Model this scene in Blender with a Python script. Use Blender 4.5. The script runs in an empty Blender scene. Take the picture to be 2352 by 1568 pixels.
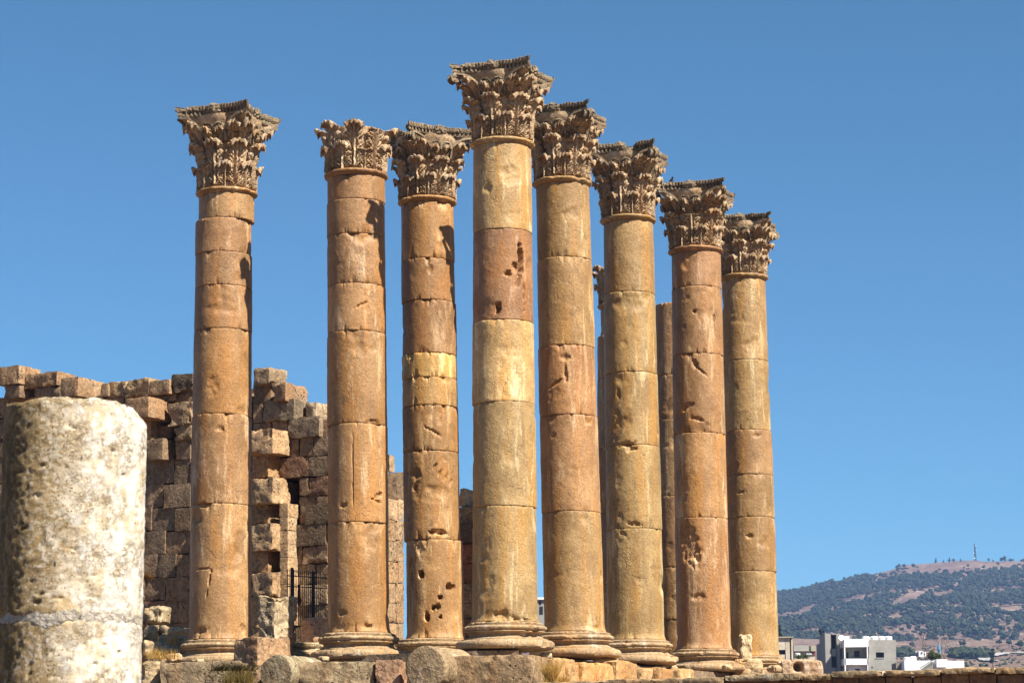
import bpy, math, random
import numpy as np
from mathutils import Vector

# ------------------------------------------------------------------ camera, sky, sun
S = bpy.context.scene
COL = S.collection
R_ = math.radians
PITCH, ROLL = R_(10.380), R_(0.344)
FPX, CX, CY = 5488.0, 1176.0, 784.0            # focal length in pixels of a 2352 px wide picture
CAM_R0 = np.array([1., 0, 0]); CAM_U0 = np.array([0, -math.sin(PITCH), math.cos(PITCH)])
CAM_F = np.array([0, math.cos(PITCH), math.sin(PITCH)])
CAM_R = CAM_R0 * math.cos(ROLL) - CAM_U0 * math.sin(ROLL)
CAM_U = CAM_U0 * math.cos(ROLL) + CAM_R0 * math.sin(ROLL)
cam_d = bpy.data.cameras.new('camera'); cam = bpy.data.objects.new('camera', cam_d); COL.objects.link(cam)
from mathutils import Matrix
cam.matrix_world = Matrix(((CAM_R[0], CAM_U[0], -CAM_F[0], 0), (CAM_R[1], CAM_U[1], -CAM_F[1], 0),
                           (CAM_R[2], CAM_U[2], -CAM_F[2], 0), (0, 0, 0, 1)))
cam_d.sensor_width = 36.0; cam_d.lens = FPX / 2352 * 36.0
cam_d.clip_start = 0.5; cam_d.clip_end = 20000
cam_d.dof.use_dof = True; cam_d.dof.focus_distance = 57.0; cam_d.dof.aperture_fstop = 10
S.camera = cam

SUN_AZ, SUN_EL = R_(50), R_(47.5)                # azimuth measured from straight behind the camera to the right
sun_dir = Vector((math.sin(SUN_AZ) * math.cos(SUN_EL), -math.cos(SUN_AZ) * math.cos(SUN_EL), math.sin(SUN_EL)))
W = bpy.data.worlds.new('World'); S.world = W; W.use_nodes = True
nt = W.node_tree; bg = nt.nodes['Background']
sky = nt.nodes.new('ShaderNodeTexSky'); sky.sky_type = 'NISHITA'; sky.sun_disc = False
sky.sun_elevation = SUN_EL; sky.sun_rotation = math.atan2(sun_dir.x, sun_dir.y)
sky.altitude = 2300; sky.air_density = 1.0; sky.dust_density = 0.5; sky.ozone_density = 6.0
tn_ = nt.nodes.new('ShaderNodeMix'); tn_.data_type = 'RGBA'; tn_.blend_type = 'MULTIPLY'; tn_.inputs['Factor'].default_value = 1.
tn_.inputs['B'].default_value = (.67, 1.07, 1.06, 1); nt.links.new(sky.outputs[0], tn_.inputs['A']); nt.links.new(tn_.outputs['Result'], bg.inputs[0]); bg.inputs[1].default_value = 0.050
sd = bpy.data.lights.new('sun', 'SUN'); sd.energy = 5.0; sd.angle = R_(0.5); sd.color = (1.0, 0.93, 0.82)
so = bpy.data.objects.new('sun', sd); COL.objects.link(so)
so.rotation_euler = sun_dir.to_track_quat('Z', 'Y').to_euler()
S.view_settings.view_transform = 'Standard'; S.view_settings.look = 'None'
S.view_settings.exposure = 1.2; S.view_settings.gamma = 1.0
S.cycles.max_bounces = 5; S.cycles.diffuse_bounces = 3; S.cycles.glossy_bounces = 2
S.cycles.volume_bounces = 0; S.cycles.use_denoising = True

# ------------------------------------------------------------------ helpers
def ray(px, py):
    return CAM_F * FPX + CAM_R * (px - CX) + CAM_U * (CY - py)
def at(px, py, Y):                              # the point seen at a pixel, Y metres away
    d = ray(px, py); return d * (Y / d[1])
def on_z(px, py, z):
    d = ray(px, py); return d * (z / d[2])
def to_px(p):
    p = np.asarray(p, float); d = p @ CAM_F
    return CX + FPX * (p @ CAM_R) / d, CY - FPX * (p @ CAM_U) / d

_rs = np.random.RandomState(7)
_perm = np.concatenate([_rs.permutation(256)] * 3)
_grad = _rs.normal(size=(256, 3)); _grad /= np.linalg.norm(_grad, axis=1)[:, None]
def noise(p):
    p = np.asarray(p, float); i = np.floor(p).astype(int); f = p - i; i &= 255
    u = f * f * f * (f * (f * 6 - 15) + 10); out = 0
    for a in (0, 1):
        for b in (0, 1):
            for c in (0, 1):
                h = _perm[_perm[_perm[(i[:, 0] + a) & 255] + ((i[:, 1] + b) & 255)] + ((i[:, 2] + c) & 255)]
                g = _grad[h]; d = f - np.array([a, b, c])
                w = (u[:, 0] if a else 1 - u[:, 0]) * (u[:, 1] if b else 1 - u[:, 1]) * (u[:, 2] if c else 1 - u[:, 2])
                out = out + w * (g * d).sum(1)
    return out * 1.5
def fbm(p, o=4, g=.5):
    p = np.asarray(p, float); s = 0; a = 1.
    for k in range(o):
        s = s + a * noise(p * (2 ** k) + 13.7 * k); a *= g
    return s

def link(o, parent=None):
    COL.objects.link(o)
    if parent is not None: o.parent = parent
    return o
def mesh(name, V, F, mat, tint=None, smooth=True):
    me = bpy.data.meshes.new(name)
    V = np.asarray(V, np.float32)
    if isinstance(F, np.ndarray):
        k = F.shape[1]; n = len(F)
        me.vertices.add(len(V)); me.vertices.foreach_set('co', V.ravel())
        me.loops.add(n * k); me.loops.foreach_set('vertex_index', F.astype(np.int32).ravel())
        me.polygons.add(n); me.polygons.foreach_set('loop_start', np.arange(0, n * k, k, dtype=np.int32))
    else:
        me.from_pydata(V.tolist(), [], [tuple(int(q) for q in f) for f in F])
    me.polygons.foreach_set('use_smooth', np.full(len(me.polygons), smooth))
    me.update(calc_edges=True); me.validate()
    if smooth: me.set_sharp_from_angle(angle=R_(38))
    t = np.ones((len(V), 4), np.float32)
    if tint is not None: t[:, :3] = np.asarray(tint, np.float32)
    a = me.attributes.new('tint', 'FLOAT_COLOR', 'POINT'); a.data.foreach_set('color', t.ravel())
    if mat: me.materials.append(mat)
    return me
def ob(name, me, parent=None):
    return link(bpy.data.objects.new(name, me), parent)
def part(name, V, F, mat, parent=None, tint=None, smooth=True):
    return ob(name, mesh(name, V, F, mat, tint, smooth), parent)
def tag(o, label=None, cat=None, group=None, kind=None):
    if label: o['label'] = label
    if cat: o['category'] = cat
    if group: o['group'] = group
    if kind or cat: o['kind'] = kind or 'thing'
    return o
def thing(name, loc, label, cat, group=None):
    o = link(bpy.data.objects.new(name, None)); o.location = loc
    o.empty_display_size = .2
    return tag(o, label, cat, group)

class MB:                                       # collects pieces that become ONE mesh
    def __init__(s): s.V = []; s.F = []; s.T = []; s.n = 0
    def add(s, V, F, tint=(1, 1, 1)):
        V = np.asarray(V, float); s.V.append(V)
        s.F += [[q + s.n for q in f] for f in (F.tolist() if isinstance(F, np.ndarray) else F)]
        t = np.asarray(tint, float)
        s.T.append(np.broadcast_to(t, (len(V), 3))); s.n += len(V)
    def box(s, c, h, ax=None, tint=(1, 1, 1)):  # centre, half sizes, optional axes (rows)
        q = np.array([[x, y, z] for x in (-1, 1) for y in (-1, 1) for z in (-1, 1)], float) * np.asarray(h)
        if ax is not None: q = q @ np.asarray(ax)
        s.add(q + np.asarray(c), [(0, 1, 3, 2), (4, 6, 7, 5), (0, 4, 5, 1), (2, 3, 7, 6), (0, 2, 6, 4), (1, 5, 7, 3)], tint)
    def span(s, a, b, tint=(1, 1, 1)):
        a = np.asarray(a, float); b = np.asarray(b, float); s.box((a + b) / 2, np.abs(b - a) / 2, tint=tint)
    def tube(s, pts, rad, n=6, tint=(1, 1, 1)):
        pts = [Vector(p) for p in pts]; k = len(pts); rad = [rad] * k if not hasattr(rad, '__len__') else rad
        V = []; F = []; ref = None
        for i, p in enumerate(pts):
            t = (pts[min(i + 1, k - 1)] - pts[max(i - 1, 0)]).normalized()
            if ref is None: ref = t.orthogonal().normalized()
            ref = (ref - t * ref.dot(t)); ref = ref.normalized() if ref.length > 1e-6 else t.orthogonal().normalized()
            bn = t.cross(ref)
            for j in range(n):
                a = 2 * math.pi * j / n; V.append(p + (ref * math.cos(a) + bn * math.sin(a)) * rad[i])
        for i in range(k - 1):
            for j in range(n):
                F.append((i * n + j, i * n + (j + 1) % n, (i + 1) * n + (j + 1) % n, (i + 1) * n + j))
        F.append(tuple(reversed(range(n)))); F.append(tuple(range((k - 1) * n, k * n)))
        s.add([list(v) for v in V], F, tint)
    def build(s, name, mat, parent=None, smooth=False):
        me = bpy.data.meshes.new(name); V = np.concatenate(s.V)
        me.from_pydata(V.tolist(), [], [tuple(f) for f in s.F])
        me.polygons.foreach_set('use_smooth', np.full(len(me.polygons), smooth))
        t = np.ones((len(V), 4), np.float32); t[:, :3] = np.concatenate(s.T)
        a = me.attributes.new('tint', 'FLOAT_COLOR', 'POINT'); a.data.foreach_set('color', t.ravel())
        me.materials.append(mat); me.update()
        if smooth: me.set_sharp_from_angle(angle=R_(38))
        return ob(name, me, parent)

# ------------------------------------------------------------------ materials
class NT:
    def __init__(s, name):
        s.m = bpy.data.materials.new(name); s.m.use_nodes = True; s.t = s.m.node_tree
        s.b = s.t.nodes['Principled BSDF']
    def n(s, typ, **k):
        q = s.t.nodes.new(typ)
        for a, v in k.items(): setattr(q, a, v)
        return q
    def put(s, sock, v):
        if isinstance(v, bpy.types.NodeSocket): s.t.links.new(v, sock)
        elif v is not None:
            if hasattr(sock.default_value, '__len__') and hasattr(v, '__len__') and len(v) == 3 and len(sock.default_value) == 4: v = (*v, 1)
            sock.default_value = v
    def math(s, op, a, b=None, clamp=False):
        q = s.n('ShaderNodeMath', operation=op, use_clamp=clamp); s.put(q.inputs[0], a); s.put(q.inputs[1], b); return q.outputs[0]
    def vmath(s, op, a, b=None):
        q = s.n('ShaderNodeVectorMath', operation=op); s.put(q.inputs[0], a); s.put(q.inputs[1], b); return q.outputs[0]
    def noise(s, v, sc, d=5, r=.55, dist=0.):
        q = s.n('ShaderNodeTexNoise'); s.put(q.inputs['Vector'], v); q.inputs['Scale'].default_value = sc
        q.inputs['Detail'].default_value = d; q.inputs['Roughness'].default_value = r; q.inputs['Distortion'].default_value = dist
        return q.outputs[0]
    def vor(s, v, sc, feat='F1'):
        q = s.n('ShaderNodeTexVoronoi', feature=feat); s.put(q.inputs['Vector'], v); q.inputs['Scale'].default_value = sc; return q.outputs['Distance']
    def rng(s, v, a, b, c=0., d=1.):
        q = s.n('ShaderNodeMapRange', interpolation_type='SMOOTHSTEP'); s.put(q.inputs[0], v)
        for i, x in enumerate((a, b, c, d)): q.inputs[i + 1].default_value = x
        return q.outputs[0]
    def mix(s, f, a, b, bt='MIX'):
        q = s.n('ShaderNodeMix', data_type='RGBA', blend_type=bt); s.put(q.inputs['Factor'], f); s.put(q.inputs['A'], a); s.put(q.inputs['B'], b)
        return q.outputs['Result']
    def scaled(s, v, sc, off=(0, 0, 0)):
        q = s.n('ShaderNodeMapping'); s.put(q.inputs[0], v); q.inputs['Scale'].default_value = sc; q.inputs['Location'].default_value = off
        return q.outputs[0]
    def obj(s):
        return s.n('ShaderNodeTexCoord').outputs['Object']
    def rnd(s):
        return s.n('ShaderNodeObjectInfo').outputs['Random']
    def tint(s):
        q = s.n('ShaderNodeAttribute', attribute_name='tint'); return q.outputs['Color']
    def fin(s, col, rough=.85, height=None, bump=.5, dist=.03, spec=.3):
        s.put(s.b.inputs['Base Color'], col); s.put(s.b.inputs['Roughness'], rough)
        s.b.inputs['Specular IOR Level'].default_value = spec
        if height is not None:
            q = s.n('ShaderNodeBump'); q.inputs['Strength'].default_value = bump; q.inputs['Distance'].default_value = dist
            s.put(q.inputs['Height'], height); s.put(s.b.inputs['Normal'], q.outputs[0])
        return s.m

def stone(name, c1, c2, warm, pale, dark, streak=.6, pale_amt=.5, dark_amt=.6, speck=.3, bump=.6, pit=.6, fine=22., crack=.24, rough=.8, spec=.25, warm_lo=.5, pale_lo=.55, dark_lo=.57, run=0.):
    k = NT(name)
    off = k.n('ShaderNodeVectorMath', operation='SCALE'); off.inputs[0].default_value = (37., 21., 53.); k.put(off.inputs['Scale'], k.rnd())
    v = k.vmath('ADD', k.obj(), off.outputs[0])
    col = k.mix(k.rng(k.noise(v, 1.1, 6, .6), .38, .62), c1, c2)
    w = k.noise(k.scaled(v, (2.4, 2.4, .28)), 1., 5, .6, .4)
    col = k.mix(k.math('MULTIPLY', k.rng(w, warm_lo, warm_lo + .16), streak), col, warm)
    pl = k.noise(k.scaled(v, (1.7, 1.7, .4), (9, 4, 2)), 1.3, 8, .7, .3)
    col = k.mix(k.math('MULTIPLY', k.rng(pl, pale_lo, pale_lo + .13), pale_amt), col, pale)
    if run:
        wp = k.n('ShaderNodeNewGeometry').outputs['Position']
        r1 = k.noise(k.scaled(wp, (2.6, 2.6, .10), (5, 5, 5)), 1., 6, .62, .3); col = k.mix(k.math('MULTIPLY', k.rng(r1, .52, .64), .55 * run), col, warm)
        r2 = k.noise(k.scaled(wp, (3.0, 3.0, .38), (15, 2, 9)), 1., 8, .72, .5); col = k.mix(k.math('MULTIPLY', k.rng(r2, .55, .66), .62 * run), col, pale)
        r3 = k.noise(k.scaled(wp, (1.9, 1.9, .22), (2, 22, 4)), 1., 8, .7, .3); col = k.mix(k.math('MULTIPLY', k.rng(r3, .55, .68), .5 * run), col, (c2[0] * .62, c2[1] * .58, c2[2] * .55))
    dk = k.noise(k.scaled(v, (1, 1, .8), (31, 14, 8)), 2.3, 8, .72)
    col = k.mix(k.math('MULTIPLY', k.rng(dk, dark_lo, dark_lo + .13), dark_amt), col, dark)
    sp = k.noise(v, fine * .8, 5, .75)
    spk = k.rng(sp, .33, .67, 1 - speck, 1 + speck * .7)
    g = k.n('ShaderNodeCombineColor'); [k.put(g.inputs[i], spk) for i in range(3)]
    col = k.mix(1., col, g.outputs[0], 'MULTIPLY')
    # pits, gated into patches
    pw = k.n('ShaderNodeTexNoise'); k.put(pw.inputs['Vector'], v); pw.inputs['Scale'].default_value = fine * .5; pw.inputs['Detail'].default_value = 3
    pv_ = k.n('ShaderNodeVectorMath', operation='SCALE'); k.put(pv_.inputs[0], pw.outputs['Color']); pv_.inputs['Scale'].default_value = .09
    vd = k.vor(k.vmath('ADD', v, pv_.outputs[0]), fine * .55)
    gate = k.rng(k.noise(v, 1.7, 3, .5), .46, .62)
    pits = k.math('MULTIPLY', k.rng(vd, .10, .26, 1., 0.), gate)
    col = k.mix(k.math('MULTIPLY', pits, pit), col, (dark[0] * .5, dark[1] * .5, dark[2] * .5))
    warp = k.n('ShaderNodeTexNoise'); k.put(warp.inputs['Vector'], v); warp.inputs['Scale'].default_value = 1.8; warp.inputs['Detail'].default_value = 6
    wv = k.n('ShaderNodeVectorMath', operation='SCALE'); k.put(wv.inputs[0], warp.outputs['Color']); wv.inputs['Scale'].default_value = .9
    cd = k.vor(k.vmath('ADD', k.scaled(v, (1, 1, .6)), wv.outputs[0]), 1.15, 'DISTANCE_TO_EDGE')
    cr = k.math('MULTIPLY', k.rng(cd, .004, .016, 1., 0.), k.rng(k.noise(v, .9, 2, .5), .5, .6))
    col = k.mix(k.math('MULTIPLY', cr, crack), col, (dark[0] * .35, dark[1] * .35, dark[2] * .35))
    col = k.mix(1., col, k.tint(), 'MULTIPLY')
    h = k.math('ADD', k.math('MULTIPLY', k.noise(v, fine, 4, .62), 1.), k.math('MULTIPLY', k.noise(v, fine * .22, 4, .6), 1.5))
    h = k.math('SUBTRACT', h, k.math('MULTIPLY', pits, 1.2)); h = k.math('SUBTRACT', h, k.math('MULTIPLY', cr, 1.3))
    return k.fin(col, rough, h, bump, .028, spec)

def plain(name, c, rough=.7, var=.15, sc=3., metal=0., spec=.3, bump=0.):
    k = NT(name); v = k.obj()
    s1 = k.rng(k.noise(v, sc, 6, .65), .3, .7, 1 - var, 1 + var)
    g = k.n('ShaderNodeCombineColor'); [k.put(g.inputs[i], s1) for i in range(3)]
    col = k.mix(1., k.mix(1., c, g.outputs[0], 'MULTIPLY'), k.tint(), 'MULTIPLY')
    k.b.inputs['Metallic'].default_value = metal
    return k.fin(col, rough, k.noise(v, sc * 6, 4, .6) if bump else None, bump, .02, spec)

M = {}
M['shaft'] = stone('shaft_limestone', (.365, .232, .104), (.255, .155, .064), (.38, .19, .045), (.60, .47, .28), (.10, .065, .035),
                   streak=.7, pale_amt=.75, dark_amt=.5, speck=.26, bump=.38, pit=.32, fine=26, rough=.58, spec=.4, run=1.)
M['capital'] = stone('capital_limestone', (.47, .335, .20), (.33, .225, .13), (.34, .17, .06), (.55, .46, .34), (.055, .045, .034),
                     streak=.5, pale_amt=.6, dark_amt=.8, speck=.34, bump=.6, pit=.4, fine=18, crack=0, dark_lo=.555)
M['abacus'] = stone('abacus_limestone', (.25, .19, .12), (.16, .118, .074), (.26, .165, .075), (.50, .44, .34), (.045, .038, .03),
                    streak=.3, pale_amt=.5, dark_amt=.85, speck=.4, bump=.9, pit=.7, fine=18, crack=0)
M['base'] = stone('base_limestone', (.42, .30, .17), (.32, .215, .115), (.40, .21, .075), (.66, .57, .43), (.11, .08, .05),
                  streak=.6, pale_amt=.7, dark_amt=.5, speck=.28, bump=.8, pit=.5, fine=20, crack=.3)
M['wall'] = stone('wall_ashlar', (.258, .178, .110), (.18, .125, .077), (.26, .13, .052), (.42, .335, .225), (.05, .039, .029),
                  streak=.4, pale_amt=.45, dark_amt=.75, speck=.4, bump=1., pit=.8, fine=14, crack=.2)
M['pale'] = stone('pale_rock', (.40, .315, .21), (.29, .22, .14), (.38, .22, .10), (.68, .61, .49), (.075, .062, .048),
                  streak=.45, pale_amt=.7, dark_amt=.7, speck=.38, bump=1., pit=.8, fine=15, crack=.2)
k = NT('stump_marble'); v = k.obj()
sx = k.n('ShaderNodeSeparateXYZ'); k.put(sx.inputs[0], v)
side = k.rng(sx.outputs[0], -.40, .34, .16, -.13)                       # dark blotches denser on one flank, white patches on the other
c = k.mix(k.rng(k.noise(v, 3.5, 5, .6), .42, .58), (.55, .475, .365), (.45, .36, .235))
blot = k.math('ADD', k.noise(k.scaled(v, (1, 1, 1.15), (3, 1, 2)), 26., 10, .78, .3), k.math('MULTIPLY', side, .75))
c = k.mix(k.math('MULTIPLY', k.rng(blot, .49, .57), .9), c, (.30, .20, .08))
och = k.noise(k.scaled(v, (1, 1, .7), (8, 2, 5)), 5., 8, .7)
c = k.mix(k.math('MULTIPLY', k.rng(och, .56, .66), .5), c, (.48, .29, .09))
oliv = k.math('ADD', k.noise(k.scaled(v, (1, 1, .55), (1, 7, 3)), 9., 10, .8), k.math('MULTIPLY', side, .8))
c = k.mix(k.math('MULTIPLY', k.rng(oliv, .565, .66), .8), c, (.12, .085, .035))
crev = k.noise(k.scaled(v, (1, 1, 2.0), (4, 4, 4)), 17., 10, .8, .2)
cm = k.rng(k.math('ABSOLUTE', k.math('SUBTRACT', crev, .5)), .0, .028, 1., 0.)
cm = k.math('MULTIPLY', cm, k.rng(k.noise(v, 5., 3, .5), .45, .58))
c = k.mix(k.math('MULTIPLY', cm, .95), c, (.06, .038, .018))
sv = k.vor(v, 30.); sm = k.math('MULTIPLY', k.rng(sv, .10, .24, 1., 0.), k.rng(k.noise(v, 6., 5, .6), .44, .56)); c = k.mix(k.math('MULTIPLY', sm, .85), c, (.06, .04, .02))
wh = k.math('SUBTRACT', k.noise(k.scaled(v, (1, 1, .7), (12, 3, 9)), 9., 10, .78), k.math('MULTIPLY', side, .9))
c = k.mix(k.math('MULTIPLY', k.rng(wh, .56, .66), .85), c, (.63, .59, .51))
c = k.mix(1., c, k.tint(), 'MULTIPLY')
h = k.math('SUBTRACT', k.math('ADD', k.math('MULTIPLY', k.noise(v, 40., 5, .65), .5), k.noise(v, 9., 6, .65)), k.math('MULTIPLY', cm, .7))
h = k.math('SUBTRACT', h, k.math('MULTIPLY', k.rng(blot, .50, .62), .25))
M['stump'] = k.fin(c, .8, h, .6, .02, .2)
M['mortar'] = stone('lime_mortar', (.44, .39, .32), (.33, .29, .23), (.40, .29, .16), (.56, .52, .45), (.09, .08, .06), streak=.4, pale_amt=.7, dark_amt=.7, speck=.35, bump=.9, pit=.6, fine=34, crack=.2)
M['iron'] = plain('black_iron', (.018, .02, .024), .5, .2, 8)
k = NT('white_plaster'); v = k.obj()
c = k.mix(k.rng(k.noise(v, .5, 5, .6), .4, .65), (.80, .80, .80), (.70, .69, .66))
g1 = k.noise(k.scaled(v, (1.2, 1.2, 2.6)), 1.1, 9, .8); c = k.mix(k.math('MULTIPLY', k.rng(g1, .60, .66), .75), c, (.22, .21, .20))
M['white'] = k.fin(c, .85, k.noise(v, 6., 4, .6), .2, .02, .2)
M['concrete'] = plain('grey_concrete', (.26, .25, .225), .9, .16, .5)
M['dark'] = plain('dark_opening', (.012, .012, .014), .6, .1)
M['tanbrick'] = plain('tan_block_wall', (.46, .40, .31), .9, .2, 1.2)
M['roofgrey'] = plain('grey_roof', (.30, .29, .25), .9, .15, .6)
M['red'] = plain('rust_red', (.22, .075, .05), .8, .2, 2)
M['steel'] = plain('galvanised_steel', (.45, .46, .48), .4, .1, 3, .6)
M['blue'] = plain('blue_dome_tiles', (.11, .25, .36), .5, .2, 1.5)
M['pigeon'] = plain('pigeon_feathers', (.03, .032, .04), .6, .3, 20)

# ------------------------------------------------------------------ setting: one ground sheet with the far hill
RIDGE = [(-30000, .050), (-3000, .040), (900, .046), (1250, .052), (1500, .060), (1640, .068)]
for px, py in [(1786, 1366), (1831, 1358), (1911, 1338), (1978, 1322), (2034, 1311), (2072, 1298), (2125, 1294), (2191, 1288), (2238, 1286.5), (2256, 1290), (2352, 1289), (2500, 1287)]:
    d = ray(px, py); RIDGE.append((px, d[2] / math.hypot(d[0], d[1])))
RIDGE += [(2900, .092), (3600, .08), (30000, .06)]
_ra = np.array([math.atan((p - CX) / FPX) for p, _ in RIDGE]); _re = np.array([e for _, e in RIDGE])
EL_D = np.array([0, 30, 42, 47, 75, 120, 400, 1000, 1500, 1900])
EL_Z = np.array([-1.7, -1.7, .2, 1.2, 1.6, 3.2, 14.2, 45., 76., 104.])
def terrain(x, y):
    d = np.hypot(x, y); a = np.arctan2(x, np.maximum(y, 1e-6)); a = np.where(y <= 0, np.sign(x) * 1.4, a)
    er = np.interp(a, _ra, _re); z = np.interp(d, EL_D, EL_Z); e0 = 104. / 1900
    t = np.clip((d - 1900) / 1300, 0, 1)
    e = e0 + (er - e0) * (t ** .85)
    far = np.where(d < 3200, e * d, er * 3200 - (d - 3200) * .18)
    z = np.where(d > 1900, far, z)
    q = np.stack([x / 260., y / 260., 0 * x], 1); amp = np.clip((d - 600) / 1500, 0, 1) * np.clip((3150 - d) / 500, .08, 1)
    z = z + amp * (fbm(q, 5) * 11)
    return z
na = 420
aa = np.concatenate([np.linspace(-math.pi, -.5, 50)[:-1], np.linspace(-.5, .06, 90)[:-1], np.linspace(.06, .26, 300)[:-1], np.linspace(.26, math.pi, 60)])
dd = np.concatenate([[3, 10, 20, 30, 36, 42, 47, 60, 75, 95, 130, 200, 300, 400, 520, 700, 850], np.linspace(1000, 1900, 50), np.linspace(1920, 3190, 110), [3200, 3210, 3230, 3300, 3500, 4200, 6000]])
A, D = np.meshgrid(aa, dd); gx = (np.sin(A) * D).ravel(); gy = (np.cos(A) * D).ravel()
gz = terrain(gx, gy)
nA = len(aa); i0 = (np.arange(len(dd) - 1)[:, None] * nA + np.arange(nA - 1)[None]).ravel()
GF = np.stack([i0, i0 + 1, i0 + nA + 1, i0 + nA], 1)
k = NT('dry_ground'); v = k.n('ShaderNodeNewGeometry').outputs['Position']
c = k.mix(k.rng(k.noise(v, .012, 6, .6), .4, .6), (.135, .085, .062), (.19, .13, .092))
c = k.mix(k.math('MULTIPLY', k.rng(k.noise(k.scaled(v, (.006, .006, .11)), 1., 7, .7), .48, .62), .45), c, (.12, .08, .06))
c = k.mix(k.math('MULTIPLY', k.rng(k.noise(v, .06, 8, .75), .52, .62), .7), c, (.075, .055, .042))
c = k.mix(k.math('MULTIPLY', k.rng(k.noise(k.scaled(v, (1, 1, 4)), .09, 8, .78), .53, .62), .75), c, (.42, .34, .27))
M['ground'] = k.fin(c, .95, k.noise(v, .25, 6, .7), .8, 1.5, .1)
ground = part('ground', np.stack([gx, gy, gz], 1), GF, M['ground']); tag(ground, kind='structure')

# ------------------------------------------------------------------ stone blocks
def rbox(half, rnd=.03, rough=.02, seed=0, res=.09, lump=.0):
    """A weathered ashlar block: rounded, chipped box around the origin."""
    h = np.asarray(half, float); n = [int(min(48, max(3, round(2 * q / res)))) for q in h]
    V = []; F = []; base = 0
    for ax in range(3):
        for sgn in (-1, 1):
            a, b = (ax + 1) % 3, (ax + 2) % 3
            ga = np.linspace(-1, 1, n[a] + 1); gb = np.linspace(-1, 1, n[b] + 1)
            GA, GB = np.meshgrid(ga, gb, indexing='ij'); P = np.zeros((GA.size, 3))
            P[:, ax] = sgn * h[ax]; P[:, a] = GA.ravel() * h[a]; P[:, b] = GB.ravel() * h[b]
            i = (np.arange(n[a])[:, None] * (n[b] + 1) + np.arange(n[b])[None]).ravel() + base
            f = np.stack([i, i + n[b] + 1, i + n[b] + 2, i + 1], 1)
            F.append(f if sgn > 0 else f[:, ::-1]); V.append(P); base += len(P)
    V = np.concatenate(V); F = np.concatenate(F)
    r = min(rnd, h.min() * .8); inner = np.clip(V, -(h - r), h - r); dv = V - inner
    L = np.linalg.norm(dv, axis=1)[:, None]; N = dv / np.maximum(L, 1e-6)
    P = inner + N * r
    s = np.array([seed * 7.31, seed * 3.17, seed * 1.93])
    edge = ((np.abs(V) / h) > .8).sum(1) >= 2
    ch = np.maximum(0, fbm(P * 2.6 + s, 3) - .05)
    disp = fbm(P * 5 + s, 4) * rough + fbm(P * 1.3 + s + 9, 2) * (rough * .8 + lump) - ch * edge * rough * 3.2 - ch * rough * .8
    C = P / np.maximum(np.linalg.norm(P, axis=1)[:, None], 1e-6)
    Nn = np.where(np.linalg.norm(N, axis=1)[:, None] > .5, N, C)
    P = P + (Nn * .7 + C * .3) * disp[:, None]
    # weld coincident face-border vertices
    key = np.round(V * 2000).astype(np.int64); _, idx, inv = np.unique(key, axis=0, return_index=True, return_inverse=True)
    return P[idx], inv.ravel()[F]

WU = np.array([.862, -.507, 0]); WN = np.array([-.507, -.862, 0]); UP = np.array([0, 0, 1.])   # temple axes
AX_T = np.array([WU, -WN, UP])                  # rows: along the front, into the temple, up
rng = random.Random(5)
def shade(base, amt=.14, r=rng):
    f = 1 + r.uniform(-amt, amt); w = r.uniform(-.05, .05)
    return (base[0] * f * (1 + w), base[1] * f, base[2] * f * (1 - w))

class Plane:                                    # a vertical wall plane through a pixel at some depth
    def __init__(s, px, py, Y, u, n):
        s.o = at(px, py, Y); s.u = u; s.nrm = n
    def hit(s, px, py, p=0.):
        d = ray(px, py); o = s.o + s.nrm * p; return d * ((o @ s.nrm) / (d @ s.nrm))
    def rect(s, x0, y0, x1, y1, p=0.):
        xm, ym = (x0 + x1) / 2, (y0 + y1) / 2
        a = s.hit(x0, ym, p); b = s.hit(x1, ym, p); t = s.hit(xm, y0, p); c = s.hit(xm, y1, p)
        s0, s1 = (a - s.o) @ s.u, (b - s.o) @ s.u
        return s0, s1, c[2], t[2]
    def block(s, x0, y0, x1, y1, p=0., depth=.9, seed=0, rough=.02, rnd=.03, gap=.012, res=.1, lump=0., rot=0.):
        s0, s1, z0, z1 = s.rect(x0, y0, x1, y1, p)
        h = np.array([(s1 - s0) / 2 - gap / 2, depth / 2, (z1 - z0) / 2 - gap / 2])
        V, F = rbox(h, rnd, rough, seed, res, lump)
        c = s.o + s.u * ((s0 + s1) / 2) + s.nrm * (p - depth / 2)
        c = np.array([c[0], c[1], (z0 + z1) / 2])
        ca, sa = math.cos(rot), math.sin(rot)
        u2 = s.u * ca + s.nrm * -sa; n2 = -s.nrm * ca - s.u * sa
        ax = np.array([u2, n2, UP])
        return V @ ax, F, c

WA = Plane(500, 1400, 68.0, WU, WN)
BROWN = (1.0, .95, .9); GREY = (.82, .83, .82); TAN = (1.35, 1.28, 1.15); RED = (1.0, .78, .7); PALE = (1.9, 1.95, 1.9); DK = (.72, .70, .68)

def wall_piece(name, label, cat, rows, plane, parent=None, seed0=0, mat='wall'):
    mb = MB()
    for i, (x0, y0, x1, y1, p, dep, tn, rough) in enumerate(rows):
        V, F, c = plane.block(x0, y0, x1, y1, p, dep, seed0 + i, rough * .55, .010, .004, .08)
        mb.add(V + c, F, shade(tn))
    o = mb.build(name, M[mat], parent, True)
    if label: tag(o, label, cat)
    return o

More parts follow.
